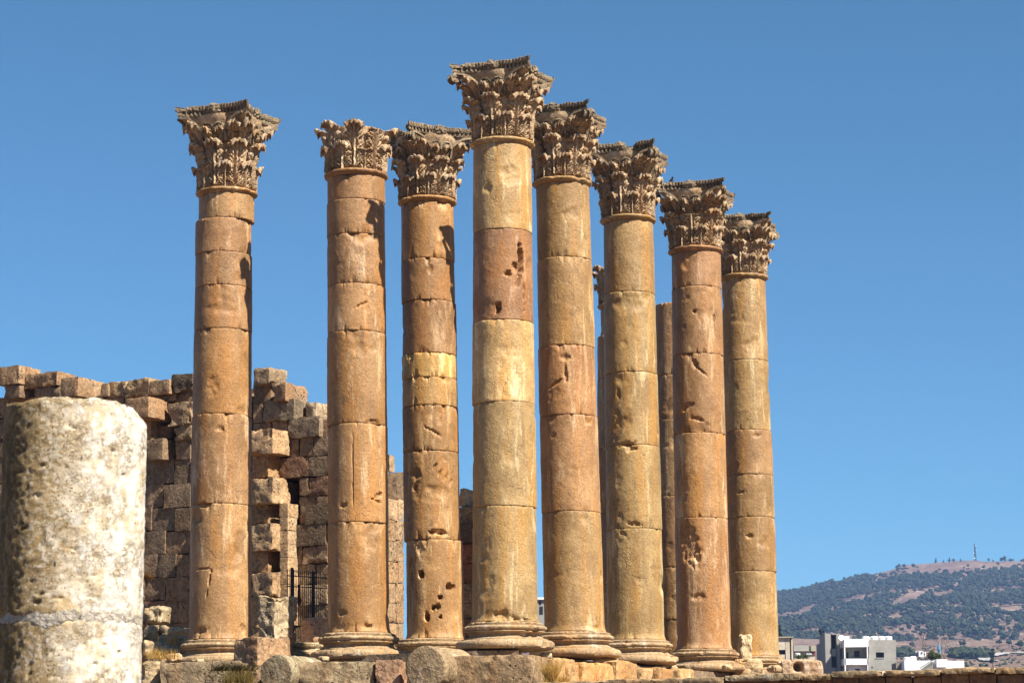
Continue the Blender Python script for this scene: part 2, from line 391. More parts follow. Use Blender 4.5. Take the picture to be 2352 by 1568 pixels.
# left stretch of the cella wall: coursed blocks seen beside the leftmost column and running on behind the stump
rows = [(-150, 985, 583, 1570, -.8, .5, DK, .02), (-150, 925, 330, 990, -.8, .4, DK, .02), (400, 925, 583, 990, -.8, .4, DK, .02)]  # dark backing slabs, added behind the courses so no light leaks through
courses = [1055, 1111, 1165, 1219, 1272, 1325, 1379, 1430, 1482, 1530, 1580]
joints = {0: [332, 400, 437], 1: [332, 375, 437], 2: [347, 401, 437], 3: [332, 379, 437], 4: [363, 403, 437], 5: [332, 380, 437], 6: [333, 382, 408, 437]}
rw = random.Random(11)
for ci in range(len(courses) - 1):
    y0, y1 = courses[ci], courses[ci + 1]
    xs = sorted(set(joints.get(ci, [340, 395, 437])))
    x = xs[0]
    left = [x]
    while x > -160:
        x -= rw.uniform(42, 78); left.append(x)
    right = [437]; x = 437
    while x < 560: x += rw.uniform(45, 75); right.append(min(x, 584))
    xs = sorted(set(left + xs + right))
    for a, b in zip(xs[:-1], xs[1:]):
        if b - a < 8: continue
        t = rw.choice([BROWN, BROWN, BROWN, GREY, RED, DK, BROWN])
        rows.append((a, y0, b, y1, rw.uniform(-.03, .05), .9, t, rw.choice([.012, .02, .03])))
for a, y0, b, y1, p, t in [(-120, 915, -60, 960, .0, BROWN), (-60, 915, 20, 962, .05, BROWN), (20, 913, 95, 962, .0, RED), (95, 913, 170, 960, .03, BROWN), (170, 911, 235, 960, 0, TAN), (235, 913, 284, 960, .02, BROWN),
                           (-120, 962, -40, 1008, 0, BROWN), (-40, 962, 50, 1008, .02, BROWN), (50, 962, 130, 1009, 0, RED), (130, 960, 210, 1009, .04, BROWN), (210, 960, 280, 1009, 0, BROWN), (280, 962, 328, 1009, .1, BROWN),
                           (-120, 1008, 0, 1056, 0, BROWN), (0, 1009, 90, 1056, 0, BROWN), (90, 1009, 180, 1056, .03, GREY), (180, 1009, 260, 1056, 0, BROWN), (260, 1009, 329, 1056, 0, RED),
                           (329, 1007, 373, 1056, .45, BROWN), (402, 1009, 437, 1055, .05, BROWN), (385, 1010, 402, 1055, -.35, DK),
                           (437, 901, 500, 955, 0, BROWN), (500, 901, 560, 955, 0, GREY), (437, 955, 490, 1008, 0, BROWN), (490, 955, 560, 1008, .04, BROWN), (437, 1008, 510, 1055, 0, BROWN), (510, 1008, 582, 1055, 0, RED),
                           (345, 963, 437, 1008, -.8, DK)]:
    rows.append((a, y0, b, y1, p, .9, t, .022))
wall_piece('temple_wall', 'tall ruined ashlar wall of brown stone courses behind the leftmost full column', 'stone wall', rows, WA)

# right stretch of the same wall with the stepped broken top, between the first and second full columns
rows = [(566, 1015, 760, 1575, -.8, .5, DK, .02), (566, 890, 640, 1020, -.8, .3, DK, .02), (566, 960, 730, 1020, -.8, .3, DK, .02), (581, 882, 622, 926, 0, 1.0, BROWN, .03), (581, 927, 603, 970, 0, 1.0, BROWN, .02), (604, 918, 675, 966, .12, 1.1, GREY, .045),  # starts with dark backing slabs added to stop light leaking between blocks
        (661, 957, 733, 1005, .1, 1.0, GREY, .03), (581, 970, 622, 1005, 0, 1., BROWN, .02), (624, 966, 660, 1005, 0, 1., BROWN, .03),
        (733, 962, 770, 1005, -.1, .9, BROWN, .03), (661, 1005, 686, 1049, 0, 1., BROWN, .03), (687, 1004, 719, 1048, 0, 1., BROWN, .02), (720, 1002, 770, 1045, 0, 1., BROWN, .03),
        (637, 1050, 708, 1096, .02, 1., RED, .035), (709, 1046, 775, 1091, 0, 1., BROWN, .035),
        (687, 1097, 708, 1137, 0, 1., BROWN, .03), (709, 1092, 775, 1137, 0, 1., RED, .04), (687, 1137, 729, 1183, -.05, 1., BROWN, .03), (729, 1138, 775, 1183, 0, .9, BROWN, .03),
        (687, 1183, 702, 1203, 0, 1., RED, .02), (700, 1156, 778, 1202, .12, 1., GREY, .02), (661, 1203, 748, 1253, .1, 1., GREY, .02), (748, 1203, 790, 1253, 0, 1., BROWN, .02),
        (661, 1254, 694, 1296, .02, 1., TAN, .02), (695, 1252, 752, 1293, .05, 1., (1.7, 1.6, 1.5), .045), (752, 1252, 790, 1293, 0, 1., TAN, .02),
        (661, 1296, 724, 1342, 0, 1., TAN, .02), (726, 1293, 790, 1342, 0, 1., TAN, .02),
        (661, 1342, 690, 1390, -.1, 1., BROWN, .03), (690, 1342, 752, 1388, .05, 1., PALE, .06), (752, 1342, 790, 1388, 0, 1., TAN, .03),
        (661, 1390, 712, 1436, 0, 1., TAN, .04), (712, 1388, 790, 1436, 0, 1., TAN, .05), (661, 1436, 790, 1490, 0, 1., TAN, .04), (661, 1490, 790, 1540, 0, 1., BROWN, .03),
        (655, 1090, 690, 1204, -1.0, .6, DK, .02),
        (560, 1005, 637, 1052, -.05, 1., BROWN, .02), (560, 1052, 637, 1110, -.05, 1., BROWN, .02), (560, 1110, 660, 1165, -.05, 1., BROWN, .02), (560, 1165, 660, 1215, -.05, 1., BROWN, .02), (560, 1215, 660, 1270, -.05, 1., BROWN, .02),
        (560, 1270, 660, 1325, -.05, 1., BROWN, .02), (560, 1325, 660, 1380, -.05, 1., BROWN, .02), (560, 1380, 660, 1440, -.05, 1., BROWN, .02), (560, 1440, 660, 1540, -.05, 1., BROWN, .02)]
wall_piece('temple_wall', 'stepped broken wall of dark pitted blocks between the first two full columns', 'stone wall', rows, WA, seed0=300)

# toothed pilaster: projecting courses with hollow courses between
rows = []
for y0, y1 in [(985, 1041), (1097, 1156), (1203, 1264), (1314, 1370)]:
    rows.append((574, y0, 626, y1, .85, .85, (1.6, 1.5, 1.3), .07))
for y0, y1 in [(1041, 1097), (1156, 1203), (1264, 1314), (1370, 1440), (1440, 1540)]:
    rows.append((574, y0, 616, y1, .55, 1.2, (1.6, 1.4, 1.1), .07))
wall_piece('pilaster', 'toothed tan pilaster of alternating projecting and sunken stones beside the iron railing', 'pilaster', rows, WA, seed0=500)
rows = [(642, 1155 + 31 * i, 661, 1186 + 31 * i, .5, .5, (2.1, 2.1, 1.95), .015) for i in range(9)]
wall_piece('door_jamb', 'narrow pale dressed door jamb to the right of the toothed pilaster', 'door jamb', rows, WA, seed0=560)

# lower ends of the wall seen in the slits between columns
WB = Plane(908, 1200, 63.3, -WN, WU)
rows = []
for i, (y0, y1, t, r) in enumerate([(1045, 1083, PALE, .04), (1083, 1146, DK, .06), (1145, 1193, PALE, .05), (1193, 1241, TAN, .02), (1241, 1289, TAN, .03), (1289, 1338, TAN, .02), (1338, 1384, TAN, .02), (1384, 1430, TAN, .03), (1430, 1475, TAN, .03), (1475, 1540, TAN, .03)]):
    off = (i % 3) * 3
    if i == 0: rows.append((894, y0, 906, y1, 0, .9, t, r)); continue
    rows.append((886, y0, 909 + off, y1, 0, .9, t, r)); rows.append((909 + off, y0, 928, y1, -.04, .9, t, r))
wall_piece('wall_end', 'sunlit tan wall end showing in the slit between the pinkish column and the banded column', 'stone wall', rows, WB, seed0=600)
WC = Plane(1073, 1300, 64.5, WU, WN)
rows = [(1055, 1120, 1066, 1162, 0, .8, PALE, .04), (1052, 1162, 1090, 1200, 0, .9, TAN, .06), (1046, 1200, 1092, 1246, .1, 1., DK, .03), (1050, 1247, 1092, 1293, 0, 1., (1., .6, .5), .02), (1050, 1293, 1092, 1338, 0, 1., (1.05, .62, .5), .02),
        (1048, 1339, 1094, 1385, 0, 1., TAN, .02), (1046, 1385, 1094, 1420, 0, 1., TAN, .02), (1046, 1420, 1094, 1462, .1, 1., RED, .02), (1044, 1462, 1094, 1530, .1, 1., TAN, .02)]
wall_piece('wall_end', 'short wall end of brown and red stones in the slit left of the tallest column', 'stone wall', rows, WC, seed0=640)

# loose blocks lying along the broken tops
def loose(name, x0, y0, x1, y1, p, dep, tn, rough, label, cat='stone block', group=None, plane=WA, rnd=.05, rot=0., res=.08, lump=0., mat='wall', seed=[900]):
    seed[0] += 1
    V, F, c = plane.block(x0, y0, x1, y1, p, dep, seed[0], rough * .75, rnd * .55, .008, res, lump, rot)
    o = part(name, V, F, M[mat], None, shade(tn, .08)); o.location = c
    return tag(o, label, cat, group)
G1 = 'loose blocks along the broken wall top'
T2 = (1.4, 1.36, 1.25)
for a in [(-6, 840, 43, 883, .5, 1., T2, .03, 'pale squared block cut by the left picture edge on the wall top'),
          (46, 856, 130, 888, .2, .9, (1.2, 1.05, .85), .06, 'long rounded brown stone lying on the wall top above the pale stump'),
          (8, 883, 45, 915, .4, .95, BROWN, .02, 'dark fronted squared block under the leftmost stones of the wall top'),
          (80, 886, 137, 914, .1, .8, BROWN, .06, 'rough broken stone between two squared blocks, just above the pale stump'),
          (138, 866, 179, 911, .75, 1.25, T2, .015, 'large crisp squared block with a sunlit right face on the wall top'),
          (230, 879, 249, 911, .2, .7, T2, .03, 'narrow upright stone right of the large crisp squared block'),
          (246, 876, 289, 912, .1, .8, (1.3, 1.25, 1.1), .05, 'pale stone with a dark notch, left of the big craggy boulder on the wall'),
          (280, 871, 341, 913, .3, .9, (1.5, 1.45, 1.2), .09, 'big craggy pale boulder on the wall top left of the first full column'),
          (341, 873, 389, 906, .3, .9, T2, .03, 'tan block with a dark cracked left side, right of the craggy boulder'),
          (393, 858, 442, 901, .2, .9, (.55, .58, .6), .06, 'dark grey pitted boulder, highest beside the left edge of the first full column'),
          (397, 901, 445, 924, 0, .9, DK, .04, 'dark flat stone directly under the dark grey pitted boulder'),
          (345, 905, 406, 922, .1, .9, BROWN, .05, 'flat rough brown slab under the tan cracked block'),
          (284, 912, 341, 960, 1.0, 1.15, (1.25, 1.05, .85), .015, 'reddish squared beam stone jutting far out of the wall over a dark hollow'),
          (384, 923, 440, 976, .3, 1., T2, .06, 'rough porous tan block right of the jutting beam stone'),
          (327, 962, 347, 1010, .3, .8, T2, .03, 'small upright tan stone at the right rim of the pale stump'),
          (357, 977, 391, 1008, -.1, .6, BROWN, .02, 'small dark stone sitting inside the hollow under the jutting beam'),
          (400, 976, 440, 1010, .2, .8, T2, .05, 'chipped tan stone under the rough porous block'),
          (581, 842, 618, 882, .35, .85, T2, .035, 'topmost pale block of the stepped wall right of the first full column'),
          (624, 878, 656, 922, .3, 1.1, (1.3, 1.2, 1.1), .045, 'pitted block with bright right face, second step of the broken wall'),
          (700, 924, 726, 957, -.3, .9, PALE, .04, 'small bright stone on the lowest step of the broken wall')]:
    loose('loose_block', *a[:8], a[8], group=G1)

# ------------------------------------------------------------------ columns
def lathe(prof, n=96, seed=0, rough=.012, chip=0., minr=0., cx=None, close=True):
    th = np.linspace(0, 2 * math.pi, n, endpoint=False); P = np.asarray(prof, float); m = len(P)
    TH, RR = np.meshgrid(th, P[:, 0]); ZZ = np.repeat(P[:, 1], n).reshape(m, n)
    p = np.stack([(np.cos(TH) * RR).ravel(), (np.sin(TH) * RR).ravel(), ZZ.ravel()], 1)
    s = np.array([seed * 5.13, seed * 2.7, seed * 1.1])
    d = fbm(p * 6 + s, 4) * rough
    if chip: d = d - np.maximum(0, fbm(p * 1.9 + s + 5, 5, .6) - .22) * chip * 1.5
    r = np.maximum(RR.ravel() + d, minr)
    V = np.stack([np.cos(TH).ravel() * r, np.sin(TH).ravel() * r, p[:, 2] + d * .3], 1)
    j = np.arange(n); F = []
    i = (np.arange(m - 1)[:, None] * n + j[None]).ravel(); i2 = (np.arange(m - 1)[:, None] * n + ((j + 1) % n)[None]).ravel()
    F = np.stack([i, i2, i2 + n, i + n], 1).tolist()
    if close:
        F.append(list(range(n))[::-1]); F.append(list(range((m - 1) * n, m * n)))
    return V, F

SEG = 180
def drum(Rf, z0, z1, cxf, seed, dents, topround=.009, botround=.012, rough=.007, chip=.05, flare=0.):
    zz = [0, .006, .018, .04, .07]; L = z1 - z0; k = max(2, int((L - .14) / .038))
    zs = np.array(zz + list(np.linspace(.07, L - .07, k + 1)[1:-1]) + [L - q for q in reversed(zz)]) + z0
    n = SEG; th = np.linspace(0, 2 * math.pi, n, endpoint=False); m = len(zs)
    TH, ZZ = np.meshgrid(th, zs); RR = np.array([Rf(z) for z in zs])[:, None] + 0 * TH
    th_, z_, r_ = TH.ravel(), ZZ.ravel(), RR.ravel()
    p = np.stack([np.cos(th_) * r_, np.sin(th_) * r_, z_], 1); s = np.array([seed * 3.7, seed * 8.1, seed * 2.3])
    e0, e1 = z_ - z0, z1 - z_; e = np.minimum(e0, e1)
    d = fbm(p * 1.5 + s, 3) * rough + fbm(p * 9 + s, 3) * rough * .45
    cm = fbm(np.stack([np.cos(th_) * 2.6, np.sin(th_) * 2.6, np.where(e0 < e1, 0, 9.)], 1) + s, 5, .6)
    cd = np.maximum(0, cm - .02) * 1.25
    reach = .015 + .24 * cd * (1 + .5 * noise(p * 9 + s))
    d = d - chip * 1.2 * cd * np.clip(1 - e / reach, 0, 1) ** 1.3
    d = d - np.where(e0 < e1, botround, topround) * np.clip(1 - e / .02, 0, 1) ** 2
    sc = fbm(p * 1.1 + s + 4, 4); d = d - np.maximum(0, sc - .42) * .10
    for (da, dz, ra, rb, dep, rot) in dents:
        a = (th_ - da + math.pi) % (2 * math.pi) - math.pi; x = a * r_; y = z_ - dz
        c_, s_ = math.cos(rot), math.sin(rot); x, y = x * c_ + y * s_, -x * s_ + y * c_
        wob = fbm(p * 7 + s, 3); x = x + wob * ra * .55; y = y + np.roll(wob, 37) * rb * .45; q = (x / ra) ** 2 + (y / rb) ** 2
        d = d - dep * np.exp(-q ** 3) * (1 + .6 * fbm(p * 9 + s, 3))
    if flare:
        d = d + flare * np.clip(1 - (z_ - z0) / .16, 0, 1) ** 2
    r = r_ + d; cx = np.array([cxf(z) for z in zs])[:, None] + 0 * TH
    V = np.stack([np.cos(th_) * r + cx.ravel(), np.sin(th_) * r, z_], 1)
    j = np.arange(n); i = (np.arange(m - 1)[:, None] * n + j[None]).ravel(); i2 = (np.arange(m - 1)[:, None] * n + ((j + 1) % n)[None]).ravel()
    F = np.stack([i, i2, i2 + n, i + n], 1).tolist(); F.append(list(range(n))[::-1]); F.append(list(range((m - 1) * n, m * n)))
    return V, F

# --- capital pieces (metres, z = 0 at the top of the shaft)
def bell_r(z):
    return np.interp(z, [0, .3, .6, .9, 1.15, 1.4, 1.6, 1.75], [.615, .60, .60, .62, .66, .72, .79, .80])
def leaf(h, wid, curl, z0=0., lobes=5, seed=0, push=.03, lean=0., brk=0., tiprad=.1):
    nu, nv = 25, 38
    u = np.linspace(-1, 1, nu); v = np.linspace(0, 1, nv); U, Vv = np.meshgrid(u, v)
    vs = np.minimum(Vv / .74, 1); z = z0 + vs * h * .86; rr = bell_r(z) + push + .05 * vs ** 2 + lean * vs ** 1.6
    ang = np.clip((Vv - .74) / .26, 0, 1) * curl; rho = tiprad
    z = z + rho * np.sin(ang); rr = rr + rho * (1 - np.cos(ang)) * 1.25
    w = np.interp(Vv, [0, .12, .3, .5, .7, .82, .92, 1], [.62, .85, 1., 1.04, 1.02, 1.0, 1.0, .80]) * wid
    ph = Vv * lobes - .0
    tri = np.abs((ph % 1) - .55) / .55                    # 0 in the lobe, 1 in the notch
    w = w * (1 - .42 * np.clip(tri, 0, 1) ** 2.2 * (Vv < .93))
    flow = (Vv * lobes - np.abs(U) * 1.15) % 1
    rib = np.cos(2 * math.pi * flow * 2)
    d = .048 * rib * np.abs(U) ** .6 * np.clip(1.2 - Vv, .3, 1)
    d = d - .05 * np.clip(tri, 0, 1) ** 3 * (np.abs(U) > .45) * np.abs(U)
    d = d + .045 * np.exp(-(U / .10) ** 2) * np.clip(1.1 - Vv, 0, 1) - .075 * np.exp(-((np.abs(U) - .22) / .09) ** 2) * np.clip(1 - Vv * .7, 0, 1)
    d = d + .055 * (1 - np.abs(U) ** 2) * (.4 + .6 * Vv)
    sag = np.abs(U) ** 2 * .055 * np.clip((Vv - .7) / .3, 0, 1)      # the sides droop at the curled tip
    z = z - sag + .02 * np.cos(U * 11) * np.clip((Vv - .8) / .2, 0, 1)
    up_d = np.clip((Vv - .74) / .26, 0, 1)
    rr2 = rr + d * (1 - .7 * up_d); z = z + d * .6 * up_d
    an = U * w / rr
    def pts(r, zz): return np.stack([(np.cos(an) * r).ravel(), (np.sin(an) * r).ravel(), zz.ravel()], 1)
    fr = pts(rr2, z); th = .06
    bk = pts(rr2 - th * (1 - up_d * .7), z - th * up_d)
    s = np.array([seed * 4.4, seed * 1.7, seed * 9.2])
    q = fbm(fr * 7 + s, 4)[:, None] * .022; fr = fr + q * np.array([1, 1, .7]); bk = bk + q * .6
    if brk: # broken tip
        lim = z0 + h * brk + .05 * noise(fr * 5 + s); fr[:, 2] = np.minimum(fr[:, 2], lim); bk[:, 2] = np.minimum(bk[:, 2], lim)
        rl = (bell_r(lim) + push + .14); rcur = np.hypot(fr[:, 0], fr[:, 1]); kk = np.minimum(1, rl / rcur)[:, None]
        fr[:, :2] *= kk; bk[:, :2] *= kk
    V = np.concatenate([fr, bk]); n = nu * nv
    i = (np.arange(nv - 1)[:, None] * nu + np.arange(nu - 1)[None]).ravel()
    f1 = np.stack([i, i + 1, i + nu + 1, i + nu], 1); f2 = f1[:, ::-1] + n
    rim = list(range(nu)) + [r * nu + nu - 1 for r in range(1, nv)] + [(nv - 1) * nu + c for c in range(nu - 2, -1, -1)] + [r * nu for r in range(nv - 2, 0, -1)]
    f3 = [(a, a + n, b + n, b) for a, b in zip(rim, rim[1:] + rim[:1])]
    return V, np.concatenate([f1, f2, np.array(f3)])
def bell(top=1.72, corner=True, seed=0, ragged=0.):
    n = 96; zs = np.linspace(-.01, top, 34); th = np.linspace(0, 2 * math.pi, n, endpoint=False)
    TH, ZZ = np.meshgrid(th, zs); r = bell_r(ZZ)
    if corner:
        dc = (TH - math.pi / 4) % (math.pi / 2); dc = np.minimum(dc, math.pi / 2 - dc)
        r = r + .46 * np.clip((ZZ - 1.12) / .58, 0, 1) ** 1.7 * np.exp(-(dc / .13) ** 2)
    r = r - .02 * np.exp(-((ZZ - 1.07) / .02) ** 2)
    p = np.stack([(np.cos(TH) * r).ravel(), (np.sin(TH) * r).ravel(), ZZ.ravel()], 1)
    d = fbm(p * 5 + seed, 4) * .02
    p[:, :2] *= (1 + d / np.maximum(.3, r.ravel()))[:, None]
    if ragged: p[:, 2] -= np.where(ZZ.ravel() > top - .12, np.maximum(-.1, fbm(p * 2.5 + seed, 3)) * ragged, 0)
    m = len(zs); j = np.arange(n); i = (np.arange(m - 1)[:, None] * n + j[None]).ravel(); i2 = (np.arange(m - 1)[:, None] * n + ((j + 1) % n)[None]).ravel()
    F = np.stack([i, i2, i2 + n, i + n], 1).tolist(); F.append(list(range(n))[::-1]); F.append(list(range((m - 1) * n, m * n)))
    return p, F
def abacus(seed=0):
    per = 72; out = []; side = []
    for sdi in range(4):
        for q in range(per):
            t = (q + .5) / per * 2 - 1                   # -1..1 along the side, concave
            hx = .965 * t; hy = .755 + (.935 - .755) * abs(t) ** 1.9
            a = sdi * math.pi / 2; out.append((hy * math.cos(a) - hx * math.sin(a), hy * math.sin(a) + hx * math.cos(a))); side.append((q, t))
    O = np.array(out); n = len(O); q_ = np.array([s[0] for s in side])
    cell = (q_ % 4) >= 2
    lev = [(1.66, .90, 0), (1.68, .925, 0), (1.705, .935, 0), (1.708, .95, 1), (1.795, .955, 1), (1.80, .975, 0), (1.825, .985, 0), (1.83, 1.0, 2), (1.905, 1.01, 2), (1.92, .985, 0)]
    V = []
    for z, sc, kind in lev:
        k = np.full(n, sc)
        if kind == 1: k = k - .085 * cell
        if kind == 2: k = k - .022 * ((q_ % 3) == 0)
        V.append(np.column_stack([O * k[:, None], np.full(n, z)]))
    V = np.concatenate(V); s = np.array([seed * 3.3, seed * 7.7, 1.])
    d = fbm(V * 6 + s, 4) * .012; er = np.maximum(0, fbm(V * 1.7 + s, 3) - .2)
    L = np.hypot(V[:, 0], V[:, 1]); V[:, :2] *= ((L + d - er * .10) / L)[:, None]; V[:, 2] += d * .5 - er * .08 * (V[:, 2] > 1.8)
    big = np.maximum(0, fbm(V * np.array([2.2, 2.2, .5]) + s * 2.1, 4) - .22); L = np.hypot(V[:, 0], V[:, 1])
    V[:, :2] *= (np.maximum(.74, L - np.minimum(.16, big * .55) * (V[:, 2] > 1.74)) / L)[:, None]; V[:, 2] -= np.minimum(.10, big * .5) * (V[:, 2] > 1.85)
    V[:, 2] += noise(V * 14 + s) * .018 * (V[:, 2] > 1.8)
    m = len(lev); j = np.arange(n); i = (np.arange(m - 1)[:, None] * n + j[None]).ravel(); i2 = (np.arange(m - 1)[:, None] * n + ((j + 1) % n)[None]).ravel()
    F = np.stack([i, i2, i2 + n, i + n], 1).tolist(); nn_ = len(V); V = np.concatenate([V, [[0, 0, 1.66], [0, 0, 1.86]]])
    F += [[(q + 1) % n, q, nn_] for q in range(n)] + [[(m - 1) * n + q, (m - 1) * n + (q + 1) % n, nn_ + 1] for q in range(n)]
    return V, F
def ribbon(path, wdir, wid, thick, seed=0):
    """Square-section band along a path; wdir is the across direction at each point."""
    P = np.asarray(path, float); T = np.gradient(P, axis=0); T /= np.linalg.norm(T, axis=1)[:, None]
    Wd = np.asarray(wdir, float); Wd = Wd - T * (Wd * T).sum(1)[:, None]; Wd /= np.linalg.norm(Wd, axis=1)[:, None]
    Nn = np.cross(T, Wd); m = len(P); V = []
    for sx, sy in [(-1, -1), (-.85, 1), (-.3, .4), (.3, .4), (.85, 1), (1, -1)]:
        V.append(P + Wd * sx * wid / 2 + Nn * sy * thick / 2)
    V = np.stack(V, 1).reshape(-1, 3); V = V + fbm(V * 8 + seed, 3)[:, None] * .012
    F = []
    for i in range(m - 1):
        for q in range(6): a, b = i * 6 + q, i * 6 + (q + 1) % 6; F.append((a, b, b + 6, a + 6))
    F.append(tuple(range(6))[::-1]); F.append(tuple(range((m - 1) * 6, m * 6)))
    return V, F
def volute(sgn, full, seed):
    """Scroll rising from the bell to the abacus corner (corner along +X); sgn picks the left or right band."""
    pts = []
    for t in np.linspace(0, 1, 18):
        an = sgn * .50 * (1 - t) ** 1.1 + sgn * .055
        r = .74 + .46 * t ** 1.25; z = 1.06 + .57 * math.sin(t * math.pi / 2) ** .9
        pts.append((r * math.cos(an), r * math.sin(an), z))
    if full:
        p0 = np.array(pts[-1]); R0 = .115
        for q in range(1, 34):
            a = q / 33 * 4.1 * math.pi * .82; rr = R0 * (1 - a / (4.1 * math.pi))
            c = p0 + np.array([0, 0, -R0]); pts.append((c[0] + rr * math.sin(a), c[1], c[2] + rr * math.cos(a)))
    P = np.array(pts); wd = np.tile(np.array([0, 1., 0]), (len(P), 1)) if full else np.cross(np.gradient(P, axis=0), np.tile([0, 0, 1.], (len(P), 1)))
    return ribbon(P, wd, .085, .06, seed)
def helix(sgn, seed):
    """Small spiral pair member on the face centre (face along +X)."""
    pts = []
    for t in np.linspace(0, 1, 10): pts.append((sgn * (.30 - .0 * t), 1.06 + .26 * t))
    c = (sgn * .135, 1.34)
    for q in range(34):
        a = q / 33 * 3.6 * math.pi; rr = .155 * (1 - a / (4.3 * math.pi)); pts.append((c[0] + sgn * rr * math.cos(a), c[1] + rr * math.sin(a)))
    P = np.array([(float(bell_r(z)) + .045, y, z) for y, z in pts])
    return ribbon(P, np.tile([1., 0, 0], (len(P), 1)), .10, .042, seed)
def blob(rx, ry, rz, seed, rough=.3, n=14, freq=4.):
    V = []; F = []
    for i in range(n + 1):
        for j in range(2 * n):
            a, b = math.pi * i / n, math.pi * j / n
            V.append((math.sin(a) * math.cos(b), math.sin(a) * math.sin(b), math.cos(a)))
    V = np.array(V); d = 1 + fbm(V * freq * .5 + seed * 3.1, 3) * rough; V = V * d[:, None] * np.array([rx, ry, rz])
    for i in range(n):
        for j in range(2 * n):
            a, b = i * 2 * n + j, i * 2 * n + (j + 1) % (2 * n); F.append((a, a + 2 * n, b + 2 * n, b))
    return V, F

CAPM = M['capital']
LIB = {}
for i in range(4):
    LIB['l1', i] = mesh('acanthus_leaf', *leaf(.58, .215, 2.1, 0, 5, 10 + i, .035, .0, 0, .078), CAPM)
    LIB['l2', i] = mesh('acanthus_leaf', *leaf(1.06, .235, 2.2, .06, 6, 20 + i, .045, .04, 0, .088), CAPM)
    LIB['l3', i] = mesh('calyx_leaf', *leaf(.50, .17, 2.0, 1.00, 4, 30 + i, .03, .14, 0, .07), CAPM)
    LIB['l4', i] = mesh('calyx_leaf', *leaf(.36, .13, 2.2, 1.00, 3, 40 + i, .03, .04, 0, .05), CAPM)
LIB['l1', 'b'] = mesh('acanthus_leaf', *leaf(.58, .215, 2.1, 0, 5, 15, .02, 0, .78, .085), CAPM)
LIB['l2', 'b'] = mesh('acanthus_leaf', *leaf(1.06, .235, 2.2, .06, 6, 25, .02, .05, .8, .11), CAPM)
for i in range(3):
    LIB['bell', i] = mesh('bell', *bell(1.70, True, 3 + i), CAPM)
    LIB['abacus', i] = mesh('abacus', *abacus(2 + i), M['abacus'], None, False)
LIB['bellcut'] = mesh('bell', *bell(.98, False, 9, .10), CAPM)
for s in (-1, 1):
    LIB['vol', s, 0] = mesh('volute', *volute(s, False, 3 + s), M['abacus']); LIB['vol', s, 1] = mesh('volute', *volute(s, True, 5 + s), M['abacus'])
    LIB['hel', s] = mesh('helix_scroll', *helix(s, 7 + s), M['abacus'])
for i in range(2):
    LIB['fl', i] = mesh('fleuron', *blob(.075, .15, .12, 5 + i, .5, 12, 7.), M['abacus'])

def capital(col, z, tx, rot, scale, seed, cut=False, broken=()):
    r = random.Random(seed)
    b = ob('capital', LIB['bellcut'] if cut else LIB['bell', seed % 3], col)
    b.location = (tx, 0, z); b.rotation_euler = (0, 0, rot); b.scale = (scale, scale, scale)
    def sub(key, an, dz=0., sc=1.):
        o = bpy.data.objects.new(LIB[key].name.split('.')[0], LIB[key]); COL.objects.link(o); o.parent = b
        o.rotation_euler = (0, 0, an); o.location = (0, 0, dz); o.scale = (sc, sc, sc); return o
    for i in range(8):
        a = i * math.pi / 4
        sub(('l1', 'b' if r.random() < .1 else r.randrange(4)), a + math.pi / 8 + r.uniform(-.03, .03), 0, r.uniform(.97, 1.02))
        sub(('l2', 'b' if r.random() < .08 else r.randrange(4)), a + r.uniform(-.03, .03), 0, r.uniform(.97, 1.01))
    if cut: return b
    for i in range(4):
        c = math.pi / 4 + i * math.pi / 2; f = i * math.pi / 2
        for s in (-1, 1):
            sub(('l3', r.randrange(4)), c + s * .19, 0, r.uniform(.97, 1.02)); sub(('l4', r.randrange(4)), f + s * .22, 0)
            sub(('vol', s, 1 if (i not in broken) else 0), c); sub(('hel', s), f)
        o = sub(('fl', r.randrange(2)), f); o.location = (math.cos(f) * .77, math.sin(f) * .77, 1.82)
    sub(('abacus', seed % 3), 0)
    return b

BASE_PROF = [(.30, -.765), (1.02, -.762), (1.065, -.74), (1.09, -.70), (1.10, -.64), (1.09, -.575), (1.055, -.53), (.985, -.505), (.955, -.515), (.95, -.475), (.92, -.47), (.85, -.44), (.81, -.39), (.80, -.345), (.82, -.31), (.87, -.292), (.905, -.285), (.905, -.258),
             (.86, -.252), (.90, -.238), (.93, -.20), (.935, -.165), (.92, -.13), (.885, -.108), (.845, -.10), (.865, -.094), (.865, -.072), (.825, -.066), (.845, -.055), (.84, -.03), (.81, -.02), (.77, -.004), (.30, -.002)]
def dens(prof):
    out = []
    for (r0, z0), (r1, z1) in zip(prof[:-1], prof[1:]):
        k = max(1, int(math.hypot(r1 - r0, z1 - z0) / .03))
        out += [(r0 + (r1 - r0) * q / k, z0 + (z1 - z0) * q / k) for q in range(k)]
    return out + [prof[-1]]
BASE_PROF = dens([(r_, z_ * .79) for r_, z_ in BASE_PROF])

